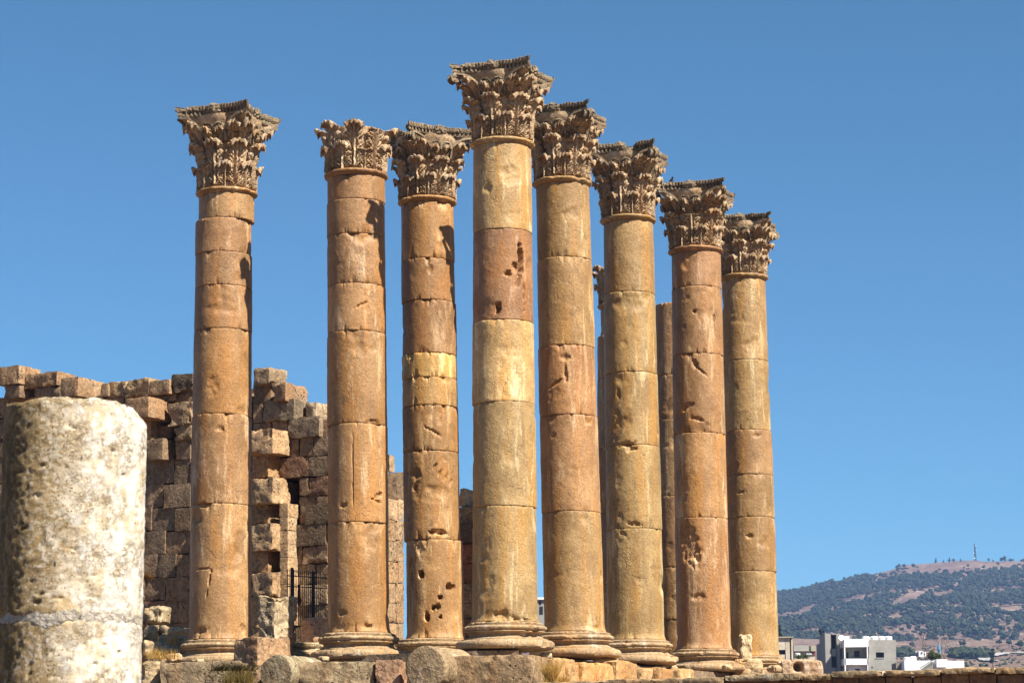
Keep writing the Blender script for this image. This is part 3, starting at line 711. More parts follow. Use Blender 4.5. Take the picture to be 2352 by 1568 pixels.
ZS0 = 3.396
CG = 'standing columns of the temple portico'
OCH, PNK, YEL, GRY, ORG = (1.0, .95, .9), (.95, .84, .82), (1.22, 1.25, 1.12), (1., 1.05, 1.08), (1.1, .96, .8)
COLS = [
 dict(b=(506, 1466), Y=55.85, t=(507, 428), w=(144, 129), seams=[1155, 948, 752, 652, 575, 497], tn=[(1.08, .98, .92), (.9, .80, .76), (.94, .84, .78), (.9, .78, .74), (.9, .79, .76), (.94, .81, .78), (.98, .9, .84)], dx={6: .065}, rot=26, chip=.05, bchip=.06,
      dents=[(452, 1187, .16, .16, .07, 0), (470, 1306, .22, .02, .05, 0), (488, 1310, .03, .05, .06, 0), (484, 1330, .025, .12, .06, -.15), (478, 1362, .02, .10, .05, -.2), (466, 1446, .16, .08, .06, 0), (556, 1442, .12, .09, .05, 0), (492, 886, .14, .22, .03, .1), (508, 985, .1, .07, .04, 0), (470, 1160, .1, .06, .06, 0)],
      label='leftmost full column, its top drum slipped to the right, with a complete capital'),
 dict(b=(824, 1450), Y=54.3, t=(813, 386), w=(142, 135), seams=[1197, 970, 757, 648, 533, 454], tn=[(1.0, .86, .72), (1.04, .92, .84), (.88, .79, .73), (1.06, .93, .86), (.95, .83, .79), (.88, .77, .73), (.92, .80, .76)], dx={}, rot=0, chip=.05, bchip=.05, cut=True,
      dents=[(870, 1138, .12, .05, .07, .3), (866, 1150, .14, .03, .05, -.3), (790, 1160, .10, .05, .05, 0), (810, 1040, .02, .5, .03, 0), (811, 1120, .02, .45, .03, 0), (786, 1408, .10, .06, .04, 0), (830, 700, .16, .03, .05, .5), (860, 800, .1, .1, .03, 0), (845, 1437, .14, .05, .06, 0), (862, 970, .2, .06, .05, 0)],
      label='pinkish column whose capital has lost its upper half, flat topped'),
 dict(b=(996, 1464), Y=57.85, t=(979, 448), w=(130, 123), seams=[1237, 1033, 928, 864, 808, 686, 590], tn=[(1.12, .98, .84), (.98, .86, .72), (.88, .76, .62), (1.08, 1.0, .80), (1.5, 1.5, 1.2), (.80, .66, .56), (.82, .69, .60), (1.0, .84, .66)], dx={0: .05, 1: .0}, rot=-18, chip=.06, bchip=.06,
      dents=[(963, 1318, .07, .08, .2, 0), (1027, 1348, .065, .07, .22, 0), (1037, 1346, .04, .06, .16, .4), (1007, 1371, .055, .06, .2, 0), (1000, 1393, .07, .06, .2, 0), (991, 1395, .04, .06, .18, 0), (976, 1416, .06, .12, .2, 0), (1008, 1417, .04, .04, .15, 0), (953, 1120, .07, .07, .07, 0), (1003, 1222, .2, .07, .09, 0), (1020, 1226, .14, .06, .07, 0),
             (1000, 1070, .03, .1, .06, -.6), (1012, 1083, .03, .1, .06, -.6), (1025, 1095, .03, .1, .06, -.6), (1035, 1108, .03, .1, .05, -.6), (955, 1088, .16, .14, .04, 0), (940, 1310, .1, .3, .07, 0), (960, 1260, .12, .16, .04, 0), (990, 620, .06, .1, .03, 0), (995, 990, .22, .03, .05, -.5)],
      label='orange brown column with a paler banded drum halfway up, behind the tallest column'),
 dict(b=(1160, 1425), Y=52.64, t=(1154, 313), w=(152, 136), seams=[1160, 920, 732, 523], tn=[(1.05, 1.08, 1.0), (1.05, 1.08, 1.0), (1.5, 1.52, 1.42), (.86, .72, .74), (1.2, 1.2, 1.1)], dx={}, rot=27, chip=.035, bchip=.09,
      dents=[(1197, 590, .07, .30, .16, .1), (1193, 640, .05, .22, .12, -.2), (1168, 628, .10, .06, .09, 0), (1185, 612, .07, .10, .1, 0), (1144, 706, .06, .14, .12, 0), (1205, 680, .04, .3, .05, 0), (1120, 432, .10, .12, .04, 0), (1150, 1414, .2, .12, .07, 0), (1178, 1420, .14, .08, .06, 0), (1200, 1424, .2, .06, .05, 0)],
      label='tallest and nearest full column, with one pink gouged drum and a cream veined drum'),
 dict(b=(1320, 1448), Y=56.32, t=(1292, 404), w=(139, 125), seams=[1172, 950, 790, 587], tn=[(1.0, .98, .9), (1.08, .95, .9), (1.0, .80, .68), (1.02, .95, .8), (1., .96, .84)], dx={}, rot=28, chip=.035, bchip=.04,
      dents=[(1300, 822, .14, .08, .05, 0), (1276, 880, .25, .04, .05, .5), (1300, 860, .05, .2, .05, 0), (1352, 968, .10, .10, .05, 0), (1385, 1330, .08, .16, .05, 0), (1370, 1442, .16, .08, .04, 0), (1270, 1000, .06, .05, .03, 0)],
      label='column with a brick red drum halfway up, right behind the tallest column'),
 dict(b=(1461, 1467), Y=60.28, t=(1445, 491), w=(132, 117), seams=[1212, 1020, 852, 667], tn=[(1.0, 1.02, .9), (1.0, 1.02, .9), (1., 1., .88), (.98, 1., .9), (1., .98, .88)], dx={}, rot=29, chip=.035, bchip=.1,
      dents=[(1440, 1020, .2, .07, .10, .1), (1450, 1030, .12, .08, .07, 0), (1512, 992, .05, .12, .07, 0), (1455, 1203, .18, .06, .07, 0), (1420, 905, .06, .12, .04, 0), (1430, 1226, .1, .08, .03, 0)],
      label='evenly tan column in the middle of the receding right hand row'),
 dict(b=(1618, 1488), Y=64.07, t=(1602, 563), w=(125, 115), seams=[1187, 992, 810, 655], tn=[(1.02, .87, .82), (1.22, 1.08, .98), (.90, .77, .68), (.92, .79, .72), (.92, .77, .74)], dx={}, rot=31, chip=.06, bchip=.06,
      dents=[(1582, 1250, .26, .5, .06, .15), (1600, 1275, .1, .2, .05, 0), (1604, 1370, .16, .1, .04, 0), (1595, 836, .1, .12, .06, 0), (1610, 852, .2, .04, .05, -.7), (1580, 935, .18, .1, .05, .4), (1600, 962, .18, .06, .06, -.3), (1592, 715, .05, .06, .08, 0), (1640, 730, .03, .1, .05, 0)],
      label='rugged pinkish column with cracked drums, second from the right'),
 dict(b=(1733, 1505), Y=67.76, t=(1713, 626), w=(106, 102), seams=[1310, 1185, 1087, 985, 823], tn=[(1.05, 1.05, .95), (.95, .88, .78), (.92, .86, .76), (.95, .85, .78), (1., 1., .88), (1.05, 1.02, .92)], dx={}, rot=33, chip=.03, bchip=.05,
      dents=[(1735, 1000, .12, .06, .03, 0), (1720, 1230, .1, .06, .05, 0), (1700, 1130, .12, .04, .04, 0)],
      label='rightmost and smallest looking full column, beside the wooded hill'),
]
pigeon_spot = None
TOPS = []; CZ = {0: 1.02, 2: .90, 3: .89, 4: .925, 5: .97, 6: .885, 7: .91}
def build_column(i, c, group=CG, name='stone_column'):
    ZS = ZS0 if 'pos' in c else float(at(c['b'][0], c['b'][1], c['Y'])[2])
    b0 = at(c['b'][0], c['b'][1], c['Y']) if 'pos' not in c else np.array([c['pos'][0], c['pos'][1], ZS0])
    R0 = c['w'][0] / 2 * b0[1] / FPX if 'pos' not in c else c['R'][0]
    R0 = max(R0, .70) if 'pos' not in c else R0
    Y = b0[1] + (R0 if 'pos' not in c else 0); X = b0[0] * (Y / b0[1] if 'pos' not in c else 1)
    R1 = c['w'][1] / 2 * Y / FPX if 'pos' not in c else c['R'][1]
    if 'pos' not in c:
        tp = at(c['t'][0], c['t'][1], Y - R1); H = tp[2] - ZS; tx = tp[0] - X
    else: H, tx = c['H'], c.get('tx', 0)
    col = thing(name, (X, Y, ZS), c['label'], 'column', group)
    if c.get('nobase') is None:
        V, F = lathe(BASE_PROF, 160, 40 + i, .006, c['bchip'], .72)
        part('column_base', V, F, M['base'], col)
    zs = [0.] + [at(X / Y * FPX + CX, s, Y - .72)[2] - ZS if 'pos' not in c else s for s in c['seams']] + [H - (.0 if c.get('flat') else .13)]
    dl = []
    for (px, py, ra, rb, dep, rot) in c.get('dents', []):
        p = at(px, py, Y - R0 * .8); cxz = X + tx * (p[2] - ZS) / H; R = R0 + (R1 - R0) * (p[2] - ZS) / H
        sx = max(-.93, min(.93, (px - to_px((cxz, Y - R * .7, p[2]))[0]) / (R * FPX / Y)))
        p2 = at(px, py, Y - R * math.sqrt(1 - sx * sx)); dl.append((math.atan2(-math.sqrt(1 - sx * sx), sx), p2[2] - ZS, ra, rb, dep, rot))
    r = random.Random(60 + i)
    def Rf(z):
        t = z / H; return R0 + (R1 - R0) * (t * .55 + .45 * t * t)
    for k in range(len(zs) - 1):
        off = c['dx'].get(k, r.uniform(-.012, .012)); dr = r.uniform(-.006, .006)
        if k == len(zs) - 2 and not c.get('flat'): pass
        dd_ = [q for q in dl if zs[k] - .4 < q[1] < zs[k + 1] + .4]
        V, F = drum(lambda z: Rf(z) + dr, zs[k] + .002, zs[k + 1] - .002, lambda z: tx * z / H + off, 100 * i + k, dd_, chip=c['chip'], flare=.05 if k == 0 else 0)
        part('drum', V, F, M['shaft'], col, c['tn'][k])
    toff = c['dx'].get(len(zs) - 2, 0)
    if not c.get('flat'):
        prof = dens([(R1 - .1, -.131), (R1 + .005, -.13), (R1 + .02, -.115), (R1 + .03, -.095), (R1 + .032, -.09), (R1 + .065, -.085), (R1 + .085, -.06), (R1 + .088, -.04), (R1 + .075, -.015), (R1 + .05, -.002), (R1 - .1, 0)])
        V, F = lathe(prof, 120, 70 + i, .012, .05, R1 - .2); V = V + np.array([tx + toff, 0, H])
        part('necking_ring', V, F, M['shaft'], col, c['tn'][-1])
        capital(col, H, tx + toff, R_(c['rot'] - 90 - 45), R1 / .645, 10 + i, c.get('cut', False), c.get('broken', (0, 2))).scale.z *= CZ.get(i, 1)
    TOPS.append((X + tx + toff, Y, ZS + H, R1 / .645))
    return col
BROK = {0: (0, 1, 2, 3), 3: (0, 1), 4: (1, 3), 5: (1, 2, 3), 6: (0, 1, 2, 3), 7: (0, 3)}
for i, c in enumerate(COLS):
    c['broken'] = BROK.get(i, ()); build_column(i, c)
c8 = np.array([6.77, 68.4]); e1 = np.array([1.7, 3.75]); e2 = np.array([-3.4, 2.0])
p9 = np.array([3.22, 70.4]); p10 = np.array([5.18, 74.2])
build_column(8, dict(pos=p9, R=(.74, .66), H=float(at(1437, 692, 69.8)[2] - ZS0), cut=True, seams=[2.2, 4.3, 6.2, 8.3, 9.6], tn=[OCH, OCH, PNK, OCH, PNK, PNK], dx={5: .1}, rot=30, chip=.05, bchip=.1, broken=(0, 1, 2, 3),
                     label='mostly hidden column whose broken dark capital peeks out left of the evenly tan column'))
build_column(9, dict(pos=p10, R=(.74, .66), H=float(at(1533, 694, 73.6)[2] - ZS0), seams=[1.4, 3.0, 5.2, 7.6, 9.0], tn=[(.9, .8, .7), OCH, PNK, OCH, PNK, PNK], dx={}, rot=30, chip=.06, bchip=.1, flat=True,
                     label='half hidden shaft without capital, between the evenly tan and the rugged pinkish column'))

# ------------------------------------------------------------------ terrace under the columns and the stones on it
mb = MB()
fr = [at(200, 1600, 50.9), at(1300, 1600, 50.9)]
PZ = 2.77
poly = [(-9.0, 56.8), (-6.0, 55.3), (-3.0, 53.8), (-.9, 52.5), (.1, 52.4), (.2, 54.2), (2.0, 57.8), (4.0, 61.7), (8.0, 68.2), (9.6, 74.), (3., 84.), (-24., 84.), (-24., 60.)]
n = len(poly)
mb.add([(x, y, PZ) for x, y in poly] + [(x, y, .4) for x, y in poly], [list(range(n))] + [(i, (i + 1) % n, (i + 1) % n + n, i + n)[::-1] for i in range(n)])
terr = mb.build('terrace', M['wall']); tag(terr, kind='structure')

def stone_at(name, x0, y0, x1, y1, Y, dep, label, cat='stone block', tn=(1, 1, 1), mat='wall', rough=.02, rnd=.03, rot=0., res=.05, lump=0., seed=0, group=None, zlo=None):
    """A block whose front face spans a pixel rectangle Y metres away, running dep metres back; rot turns it about its vertical axis."""
    a = at(x0, (y0 + y1) / 2, Y); b = at(x1, (y0 + y1) / 2, Y); t = at((x0 + x1) / 2, y0, Y)[2]; l = at((x0 + x1) / 2, y1, Y)[2]
    if zlo is not None: l = zlo
    h = np.array([(b[0] - a[0]) / 2, dep / 2, (t - l) / 2])
    V, F = rbox(h, rnd, rough, seed, res, lump)
    o = part(name, V, F, M[mat], None, shade(tn, .05)); o.location = ((a[0] + b[0]) / 2, Y + dep / 2, (t + l) / 2); o.rotation_euler = (0, 0, rot)
    return tag(o, label, cat, group)
TR = R_(-30)                                   # the temple's axes are turned against the camera
stone_at('stone_block', 368, 1518, 556, 1640, 52.0, 1.0, 'long dark weathered block under the base of the leftmost full column', tn=(.95, .95, .85), rough=.02, seed=21, rot=R_(-4))
stone_at('stone_block', 552, 1530, 600, 1640, 51.9, .8, 'brown block filling the gap left of the small drum with the grey disc', tn=(1., .9, .8), rough=.02, seed=22)
stone_at('stone_block', 688, 1519, 866, 1640, 51.35, 1.3, 'big dark ashlar between the two lying column drums', tn=(1.1, 1.1, .95), rough=.022, seed=23, rot=R_(-3))
stone_at('stone_block', 868, 1514, 926, 1640, 51.2, .9, 'pinkish upright block immediately left of the lying drum under the tallest column', tn=(1.55, 1.3, 1.2), rough=.02, seed=24, rot=R_(-8))
stone_at('stone_block', 1040, 1503, 1246, 1640, 50.9, 1.6, 'big dark fronted ashlar with a sunlit tan end, under the base of the tallest column', tn=(1.15, 1.1, .95), rough=.02, seed=25, rot=R_(-14))
stone_at('stone_block', 556, 1462, 632, 1534, 54.0, 1.0, 'squared block with a dark front and sunlit right side, right of the leftmost column base', tn=(1.5, 1.35, 1.2), rough=.02, seed=26, rot=R_(-38), mat='wall')
stone_at('stone_block', 640, 1460, 664, 1530, 55.2, .8, 'brown block in shade just behind the squared block with sunlit side', tn=(1.1, .95, .8), seed=27)
stone_at('standing_stone', 608, 1369, 656, 1500, 60.3, .9, 'tall upright rough stone in front of the toothed pilaster', tn=(1.1, 1.1, 1.05), mat='pale', rough=.055, seed=28, rot=R_(-32), lump=.03)
stone_at('stone_block', 706, 1417, 744, 1490, 60.5, .8, 'small reddish block with a bright right side in front of the iron railing', tn=(1.5, 1.2, 1.1), rough=.02, seed=29, rot=R_(-34), mat='pale')
stone_at('small_stone', 717, 1462, 733, 1480, 58.8, .3, 'small round tan stone lying at the foot of the reddish block', tn=(1.2, 1.1, 1.), rough=.03, rnd=.12, seed=30, res=.03)
# rubble left of the leftmost column base
G2 = 'rubble beside the leftmost column base'
for q, (x0, y0, x1, y1, Y, lab, tn) in enumerate([
    (335, 1393, 380, 1430, 62, 'squarish rough grey stone, highest of the rubble beside the pale stump', (.9, .92, .85)),
    (331, 1432, 362, 1469, 61.5, 'small tan stone at the right rim of the pale stump, low in the rubble', (1.1, 1.0, .85)),
    (363, 1436, 388, 1467, 61.6, 'small dull stone between the tan stone and the long flat pale stone', (.9, .85, .75)),
    (384, 1438, 438, 1457, 61, 'long flat pale stone leaning on the leftmost column in the rubble', (1.2, 1.25, 1.25)),
    (366, 1458, 424, 1500, 60, 'round pale boulder under the long flat pale stone', (1.1, 1.12, 1.1)),
    (326, 1470, 366, 1506, 57, 'pale rounded stone by the dry grass at the stump rim', (1.4, 1.35, 1.2)),
    (380, 1498, 412, 1518, 55, 'small pale stone left of the leftmost column base among dry grass', (1.4, 1.3, 1.1)),
    (338, 1503, 372, 1524, 54, 'flat little stone under the dry grass clump', (1.1, 1., .85)),
    (322, 1517, 366, 1600, 52.5, 'grey rough stone at the lower right corner of the pale stump', (.95, .92, .82))]):
    stone_at('rubble_stone', x0, y0, x1, y1, Y, .6, lab, 'rubble', tn, 'pale', .05, .09, R_(-20 + 13 * q % 40), .04, .02, 50 + q, G2)

G4 = 'small stones scattered between the column bases'
rr_ = random.Random(77)
for q, (px, py, Y, w, lab) in enumerate([(452, 1519, 53.3, 9, 'small flat chip under the left of the leftmost column base'), (676, 1514, 54.5, 10, 'small tan stone between the small lying drum and the second column'), (742, 1513, 53.8, 8, 'little stone just left of the pinkish column base'),
    (934, 1508, 55, 9, 'little stone between the pinkish column and the larger lying drum'), (1252, 1506, 53.2, 10, 'small stone on the right end of the big dark fronted ashlar'), (1412, 1516, 57.5, 11, 'small stone beside the base of the column with the red drum'),
    (1546, 1536, 61.5, 12, 'small rough stone in the dark gap left of the rugged pink column'), (1672, 1534, 63.0, 10, 'small stone at the right foot of the rugged pink column'), (1780, 1537, 62.5, 11, 'small stone left of the fallen stone with the round hole')]):
    stone_at('small_stone', px - w, py - w * .9, px + w, py + w * .5, Y, .3, lab, 'stone', (1.3, 1.15, .95), 'pale', .04, .10, rr_.uniform(-1, 1), .03, .015, 160 + q, G4)

# short column drums lying on their sides
def lying_drum(px, py, rpx, Y, length, yaw, label, seed, tn, pitch=0.):
    c = at(px, py, Y); R = rpx * Y / FPX
    zz = np.linspace(0, length, 14); prof = [(R * .02, -.015), (R * .5, -.01), (R * .97, 0), (R * .995, .008), (R, .025)] + [(R * (1 + .004 * math.sin(z * 9)), z) for z in zz[1:-1]] + [(R, length - .03), (R * .96, length), (R * .02, length)]
    V, F = lathe(dens(prof), 90, seed, .012, .03, 0.)
    V = V @ np.array([[1, 0, 0], [0, 0, 1], [0, 1, 0]], float)          # axis along +Y
    o = part('column_drum', V, [f[::-1] for f in F], M['pale'], None, tn); o.location = c; o.rotation_euler = (pitch, 0, yaw)
    return tag(o, label, 'column drum', 'small drums lying on their sides')
lying_drum(634, 1546, 43, 51.3, 1.5, R_(-26), 'small lying drum left of the big dark ashlar, its grey end facing out', 31, (.82, .85, .78))
lying_drum(976, 1533, 50, 50.7, 1.6, R_(-24), 'larger lying drum with a round brown end, at the foot of the tallest column', 32, (.85, .78, .66))

# moulded base fragment behind the squared block
V, F = lathe(dens([(.2, -.38), (.62, -.37), (.64, -.30), (.60, -.25), (.52, -.22), (.50, -.15), (.56, -.11), (.57, -.05), (.53, -.02), (.2, 0)]), 80, 77, .02, .15, .3)
o = part('base_fragment', V, F, M['base'], None, (.85, .85, .75)); p = at(704, 1474, 58.6); o.location = (p[0], p[1] + .3, p[2])
tag(o, 'broken moulded base fragment lying left of the second full column base', 'base fragment')

# tan stones of the terrace edge under the receding row
G3 = 'tan kerb stones under the receding row of columns'
for q, (x0, y0, x1, y1, Y, dep, lab, tn, rot) in enumerate([
    (1268, 1509, 1300, 1560, 53.4, 1.2, 'stepped tan stone behind the dry grass tuft, left end of the kerb', (1.5, 1.3, 1.), -50),
    (1294, 1522, 1322, 1570, 54.0, .8, 'low crumbled tan stone next to the dry grass tuft', (1.45, 1.2, .9), -40),
    (1316, 1520, 1366, 1570, 54.6, 1.0, 'smooth orange tan kerb stone with vertical rust streaks, in the middle', (1.6, 1.3, .95), -52),
    (1360, 1523, 1396, 1570, 55.4, .9, 'narrow tan kerb stone between two wider ones', (1.55, 1.35, 1.0), -52),
    (1394, 1517, 1446, 1570, 56.2, 1.2, 'grey and orange stained kerb stone under the second column of the receding row', (1.45, 1.2, .9), -54),
    (1440, 1532, 1492, 1580, 57.6, .9, 'rounded low tan stone below the middle column of the row', (1.5, 1.35, 1.1), -35),
    (1486, 1531, 1536, 1580, 58.6, 1.0, 'brown block with a dark joint under the evenly tan column', (1.3, 1.1, .85), -50),
    (1530, 1534, 1586, 1580, 59.6, 1.0, 'rough yellow tan block left of the rugged pink column base', (1.6, 1.4, 1.05), -48)]):
    stone_at('kerb_stone', x0, y0, x1, y1, Y, dep, lab, 'kerb stone', tuple(q * .8 for q in tn), 'base', .03, .04, R_(rot) * .5, .05, .0, 80 + q, G3)
stone_at('stone_block', 1700, 1456, 1728, 1530, 67.2, .7, 'upright rough stone leaning behind the rugged pink column base', tn=(1.3, 1.25, 1.1), mat='pale', rough=.05, seed=95, rnd=.08)
stone_at('stone_block', 1686, 1512, 1752, 1580, 64.5, .9, 'orange stained rough block between the two rightmost column bases', tn=(1.3, 1.1, .85), mat='pale', rough=.05, seed=96, rnd=.06)
o = stone_at('fallen_stone', 1794, 1515, 1892, 1560, 63., .8, 'long pinkish fallen stone with a round hole, right of the rightmost column base', tn=(1.15, 1.0, .95), mat='pale', rough=.03, seed=97, rnd=.06, lump=.015, res=.03)
me = o.data; co = np.empty(len(me.vertices) * 3, np.float32); me.vertices.foreach_get('co', co); co = co.reshape(-1, 3)
hc = at(1833, 1531, 63.); hx, hz = hc[0] - o.location.x, hc[2] - o.location.z
g = np.exp(-((((co[:, 0] - hx) / .11) ** 2 + ((co[:, 2] - hz) / .11) ** 2) ** 2)) * (co[:, 1] < 0); co[:, 1] += .42 * g; me.vertices.foreach_set('co', co.ravel()); me.update()

# long retaining wall with coping stones across the bottom right
par = thing('retaining_wall', at(1800, 1560, 48.), 'long low stained wall with rough coping stones along the bottom right of the picture', 'retaining wall')
P0, P1 = at(1140, 1571, 50.2), at(2440, 1528, 45.8)
joints_px = [1225, 1392, 1559, 1662, 1838, 1909, 2032, 2160, 2288, 2430]
Lw = P1 - P0; Lw[2] = 0; ln = np.linalg.norm(Lw); ux = Lw / ln; nx_ = np.array([ux[1], -ux[0], 0])
def hitw(px):                                   # parameter along the wall line for a picture column
    d = ray(px, 1550); s_, t_ = np.linalg.solve(np.array([[d[0], -ux[0]], [d[1], -ux[1]]]), P0[:2]); return t_
inv = np.array([ux, -nx_, UP])
tops = [1567, 1562, 1557, 1551, 1547, 1543, 1539, 1535, 1531, 1528]
mbw = MB()
for q in range(len(joints_px) - 1):
    a, b = hitw(joints_px[q]), hitw(joints_px[q + 1]); mid = P0 + ux * (a + b) / 2
    z = (at((joints_px[q] + joints_px[q + 1]) / 2, (tops[q] + tops[q + 1]) / 2, mid[1])[2]) + [0, .01, -.012, .01, -.015, .012, 0, .012, -.01][q]
    V, F = rbox(((b - a) / 2 - .006, .30, .062), .02, .02, 120 + q, .045, .006)
    V = V @ inv + mid + ux * 0 - nx_ * .25; V[:, 2] += z - .062 - mid[2]
    cp = part('coping_stone', V - np.array(par.location), F, M['pale'], par, shade((.88, .80, .66), .14))
    for j in range(2):
        a2 = a + (b - a) * j / 2; b2 = a + (b - a) * (j + 1) / 2
        V, F = rbox(((b2 - a2) / 2 - .004, .3, .5), .02, .014, 140 + q * 2 + j, .07); m2 = P0 + ux * (a2 + b2) / 2
        V = V @ inv + m2 - nx_ * .36; V[:, 2] += z - .125 - .5 - m2[2]
        mbw.add(V - np.array(par.location), F, shade((1.0, .74, .50), .12))
mbw.build('wall_face', M['wall'], par, True)

# ------------------------------------------------------------------ pale column stump close to the camera
Ys = 14.0; cst = at(162, 1400, Ys + .42); Rst = 168.0 * Ys / FPX
def stump_piece(z0, z1, seed, top):
    n = 200; zs = np.linspace(z0, z1, int((z1 - z0) / .012)); th = np.linspace(0, 2 * math.pi, n, endpoint=False)
    TH, ZZ = np.meshgrid(th, zs); t, z = TH.ravel(), ZZ.ravel()
    p = np.stack([np.cos(t) * Rst, np.sin(t) * Rst, z], 1)
    d = fbm(p * 3 + seed, 3) * .003 + fbm(p * 22 + seed, 4) * .005 - np.maximum(0, fbm(p * np.array([16, 16, 24]) + seed + 7, 3) - .40) * .025
    e = z1 - z
    if top:
        cham = .012 + .02 * np.maximum(0, fbm(np.stack([np.cos(t) * 2, np.sin(t) * 2, 0 * t], 1) + 3, 3)) + .10 * np.exp(-((np.mod(t + .1 + math.pi, 2 * math.pi) - math.pi) / .55) ** 2)
        d = d - cham * np.clip(1 - e / (cham * 1.1 + .006), 0, 1) ** 1.2
    else: d = d - .012 * np.clip(1 - e / .03, 0, 1) ** 2
    d = d - .010 * np.clip(1 - (z - z0) / .02, 0, 1) ** 2 * (z0 > -1.6)
    r = Rst + d; V = np.stack([np.cos(t) * r, np.sin(t) * r, z + (fbm(p * 9 + 2, 4) * .018 * np.clip(1 - e / .05, 0, 1) if top else 0)], 1)
    m = len(zs); j = np.arange(n); i = (np.arange(m - 1)[:, None] * n + j[None]).ravel(); i2 = (np.arange(m - 1)[:, None] * n + ((j + 1) % n)[None]).ravel()
    F = np.stack([i, i2, i2 + n, i + n], 1).tolist(); F.append(list(range(n))[::-1]); F.append(list(range((m - 1) * n, m * n)))
    return V, F
zt = at(164, 913, Ys)[2]; zj = at(164, 1416, Ys)[2]
st = thing('column_stump', (cst[0], cst[1], 0), 'pale pitted column stump close up at the lower left, cut by the picture edge', 'column stump')
V, F = stump_piece(zj + .012, zt, 3., True); part('drum', V, F, M['stump'], st)
V, F = stump_piece(-1.7, zj - .012, 8., False); part('drum', V, F, M['stump'], st)
V, F = lathe([(Rst - .06 + .056 * (1 - abs(q) ** 7), zj + .05 * q) for q in np.linspace(-1, 1, 21)], 260, 4, .014, 0)
th_ = np.arctan2(V[:, 1], V[:, 0]); V[:, 2] += fbm(np.stack([np.cos(th_) * 2.5, np.sin(th_) * 2.5, np.sign(V[:, 2] - zj) * 3.], 1), 6, .65) * .032 * np.minimum(1, np.abs(V[:, 2] - zj) / .03)
part('mortar_joint', V, F, M['mortar'], st)

# ------------------------------------------------------------------ iron railing in front of the doorway
PF = Plane(706, 1400, 62.0, np.array([.97, .243, 0]), np.array([.243, -.97, 0]))
mbg = thing('iron_railing', PF.hit(706, 1470), 'black iron railing of thin upright bars between the first two full columns', 'railing')
L0 = np.array(mbg.location)
def strip(m, x0, y0, x1, y1, w, d=.03):
    a, b = PF.hit(x0, y0), PF.hit(x1, y1); m.tube([a - L0, b - L0], w, 4)
for x0, y0, y1 in [(671, 1303, 1475), (719, 1312, 1475)]:
    m = MB(); strip(m, x0, y0, x0, y1, .055); m.build('post', M['iron'], mbg)
m = MB()
for q in range(19):
    x = 661 + q * 4.75
    if abs(x - 671) > 3 and abs(x - 719) > 3: strip(m, x, 1306 + q * .5, x, 1472, .012)
m.build('bars', M['iron'], mbg)
for y in (1321, 1345, 1436):
    m = MB(); strip(m, 658, y, 752, y + 6, .018); m.build('rail', M['iron'], mbg)

# ------------------------------------------------------------------ pigeon on a capital
def pigeon(loc, yaw):
    spine = [(-.205, .085, .004, .018), (-.15, .10, .012, .026), (-.10, .125, .034, .045), (-.04, .155, .056, .068), (.02, .19, .066, .074), (.065, .225, .058, .06), (.09, .26, .040, .042), (.10, .29, .030, .031), (.112, .318, .027, .028), (.128, .33, .020, .021), (.143, .327, .008, .008), (.165, .318, .003, .003)]
    n = 14; V = []; F = []
    for x, z, ry, rz in spine:
        for j in range(n):
            a = 2 * math.pi * j / n; V.append((x - math.sin(a) * rz * .35, math.cos(a) * ry, z + math.sin(a) * rz))
    for i in range(len(spine) - 1):
        for j in range(n): F.append((i * n + j, i * n + (j + 1) % n, (i + 1) * n + (j + 1) % n, (i + 1) * n + j))
    F.append(tuple(range(n))[::-1]); F.append(tuple(range((len(spine) - 1) * n, len(spine) * n)))
    m = MB(); m.add(V, F)
    for s in (-1, 1):
        m.tube([(.0, s * .028, .13), (.01, s * .028, .05), (.005, s * .028, .006)], [.016, .008, .006], 6)
        for dy in (-.5, 0, .5): m.tube([(.005, s * .028, .007), (.05, s * .028 + dy * .04, .004)], [.005, .003], 4)
        m.tube([(.06, s * .052, .21), (-.04, s * .066, .165), (-.16, s * .03, .105)], [.018, .026, .006], 6, (1.6, 1.6, 1.7))
    o = m.build('pigeon', M['pigeon'], None, True); o.location = loc; o.rotation_euler = (0, 0, yaw)
    return tag(o, 'dark pigeon perched on the left corner of the second capital from the right', 'pigeon')
tpx = TOPS[6]; pp = at(1538, 417, tpx[1] + .15); zt7 = tpx[2] + 1.91 * tpx[3] * CZ[6]
pigeon((pp[0] + .02, pp[1], zt7), R_(-60))

# ------------------------------------------------------------------ dry grass and weeds
k = NT('grass_blades'); M['grass'] = k.fin(k.mix(1., (.42, .29, .10), k.tint(), 'MULTIPLY'), .8, None, spec=.1)
def tuft(px, py, Y, n, h, spread, label, tn, seed, cat='grass tuft', lean=(0, 0, 0)):
    c = at(px, py, Y); r = random.Random(seed); m = MB()
    for q in range(n):
        a = r.uniform(0, 6.28); rr = spread * math.sqrt(r.random()); b = np.array([rr * math.cos(a), rr * .6 * math.sin(a), 0])
        L = h * r.uniform(.45, 1.05); d = np.array([r.gauss(0, .22), r.gauss(0, .2), 1.]) + np.array(lean)
        p1 = b + d * L * .5; p2 = b + d * L + np.array([r.gauss(0, .12), r.gauss(0, .1), -abs(r.gauss(0, .12))]) * L
        m.tube([b, p1, p2], [.006, .0045, .001], 3, shade(tn, .3, r))
    o = m.build('grass_tuft', M['grass']); o.location = c
    return tag(o, label, cat)
tuft(1266, 1570, 50.6, 300, .58, .13, 'tall golden dry grass tuft at the right end of the big dark ashlar', (1.2, 1.1, .9), 1)
tuft(1290, 1574, 51.2, 120, .3, .2, 'short golden dry grass spreading at the foot of the tan kerb stones', (1.2, 1.05, .85), 2)
tuft(352, 1512, 53.8, 90, .28, .2, 'golden dry grass clump at the right rim of the pale stump', (1.2, 1.05, .8), 3)
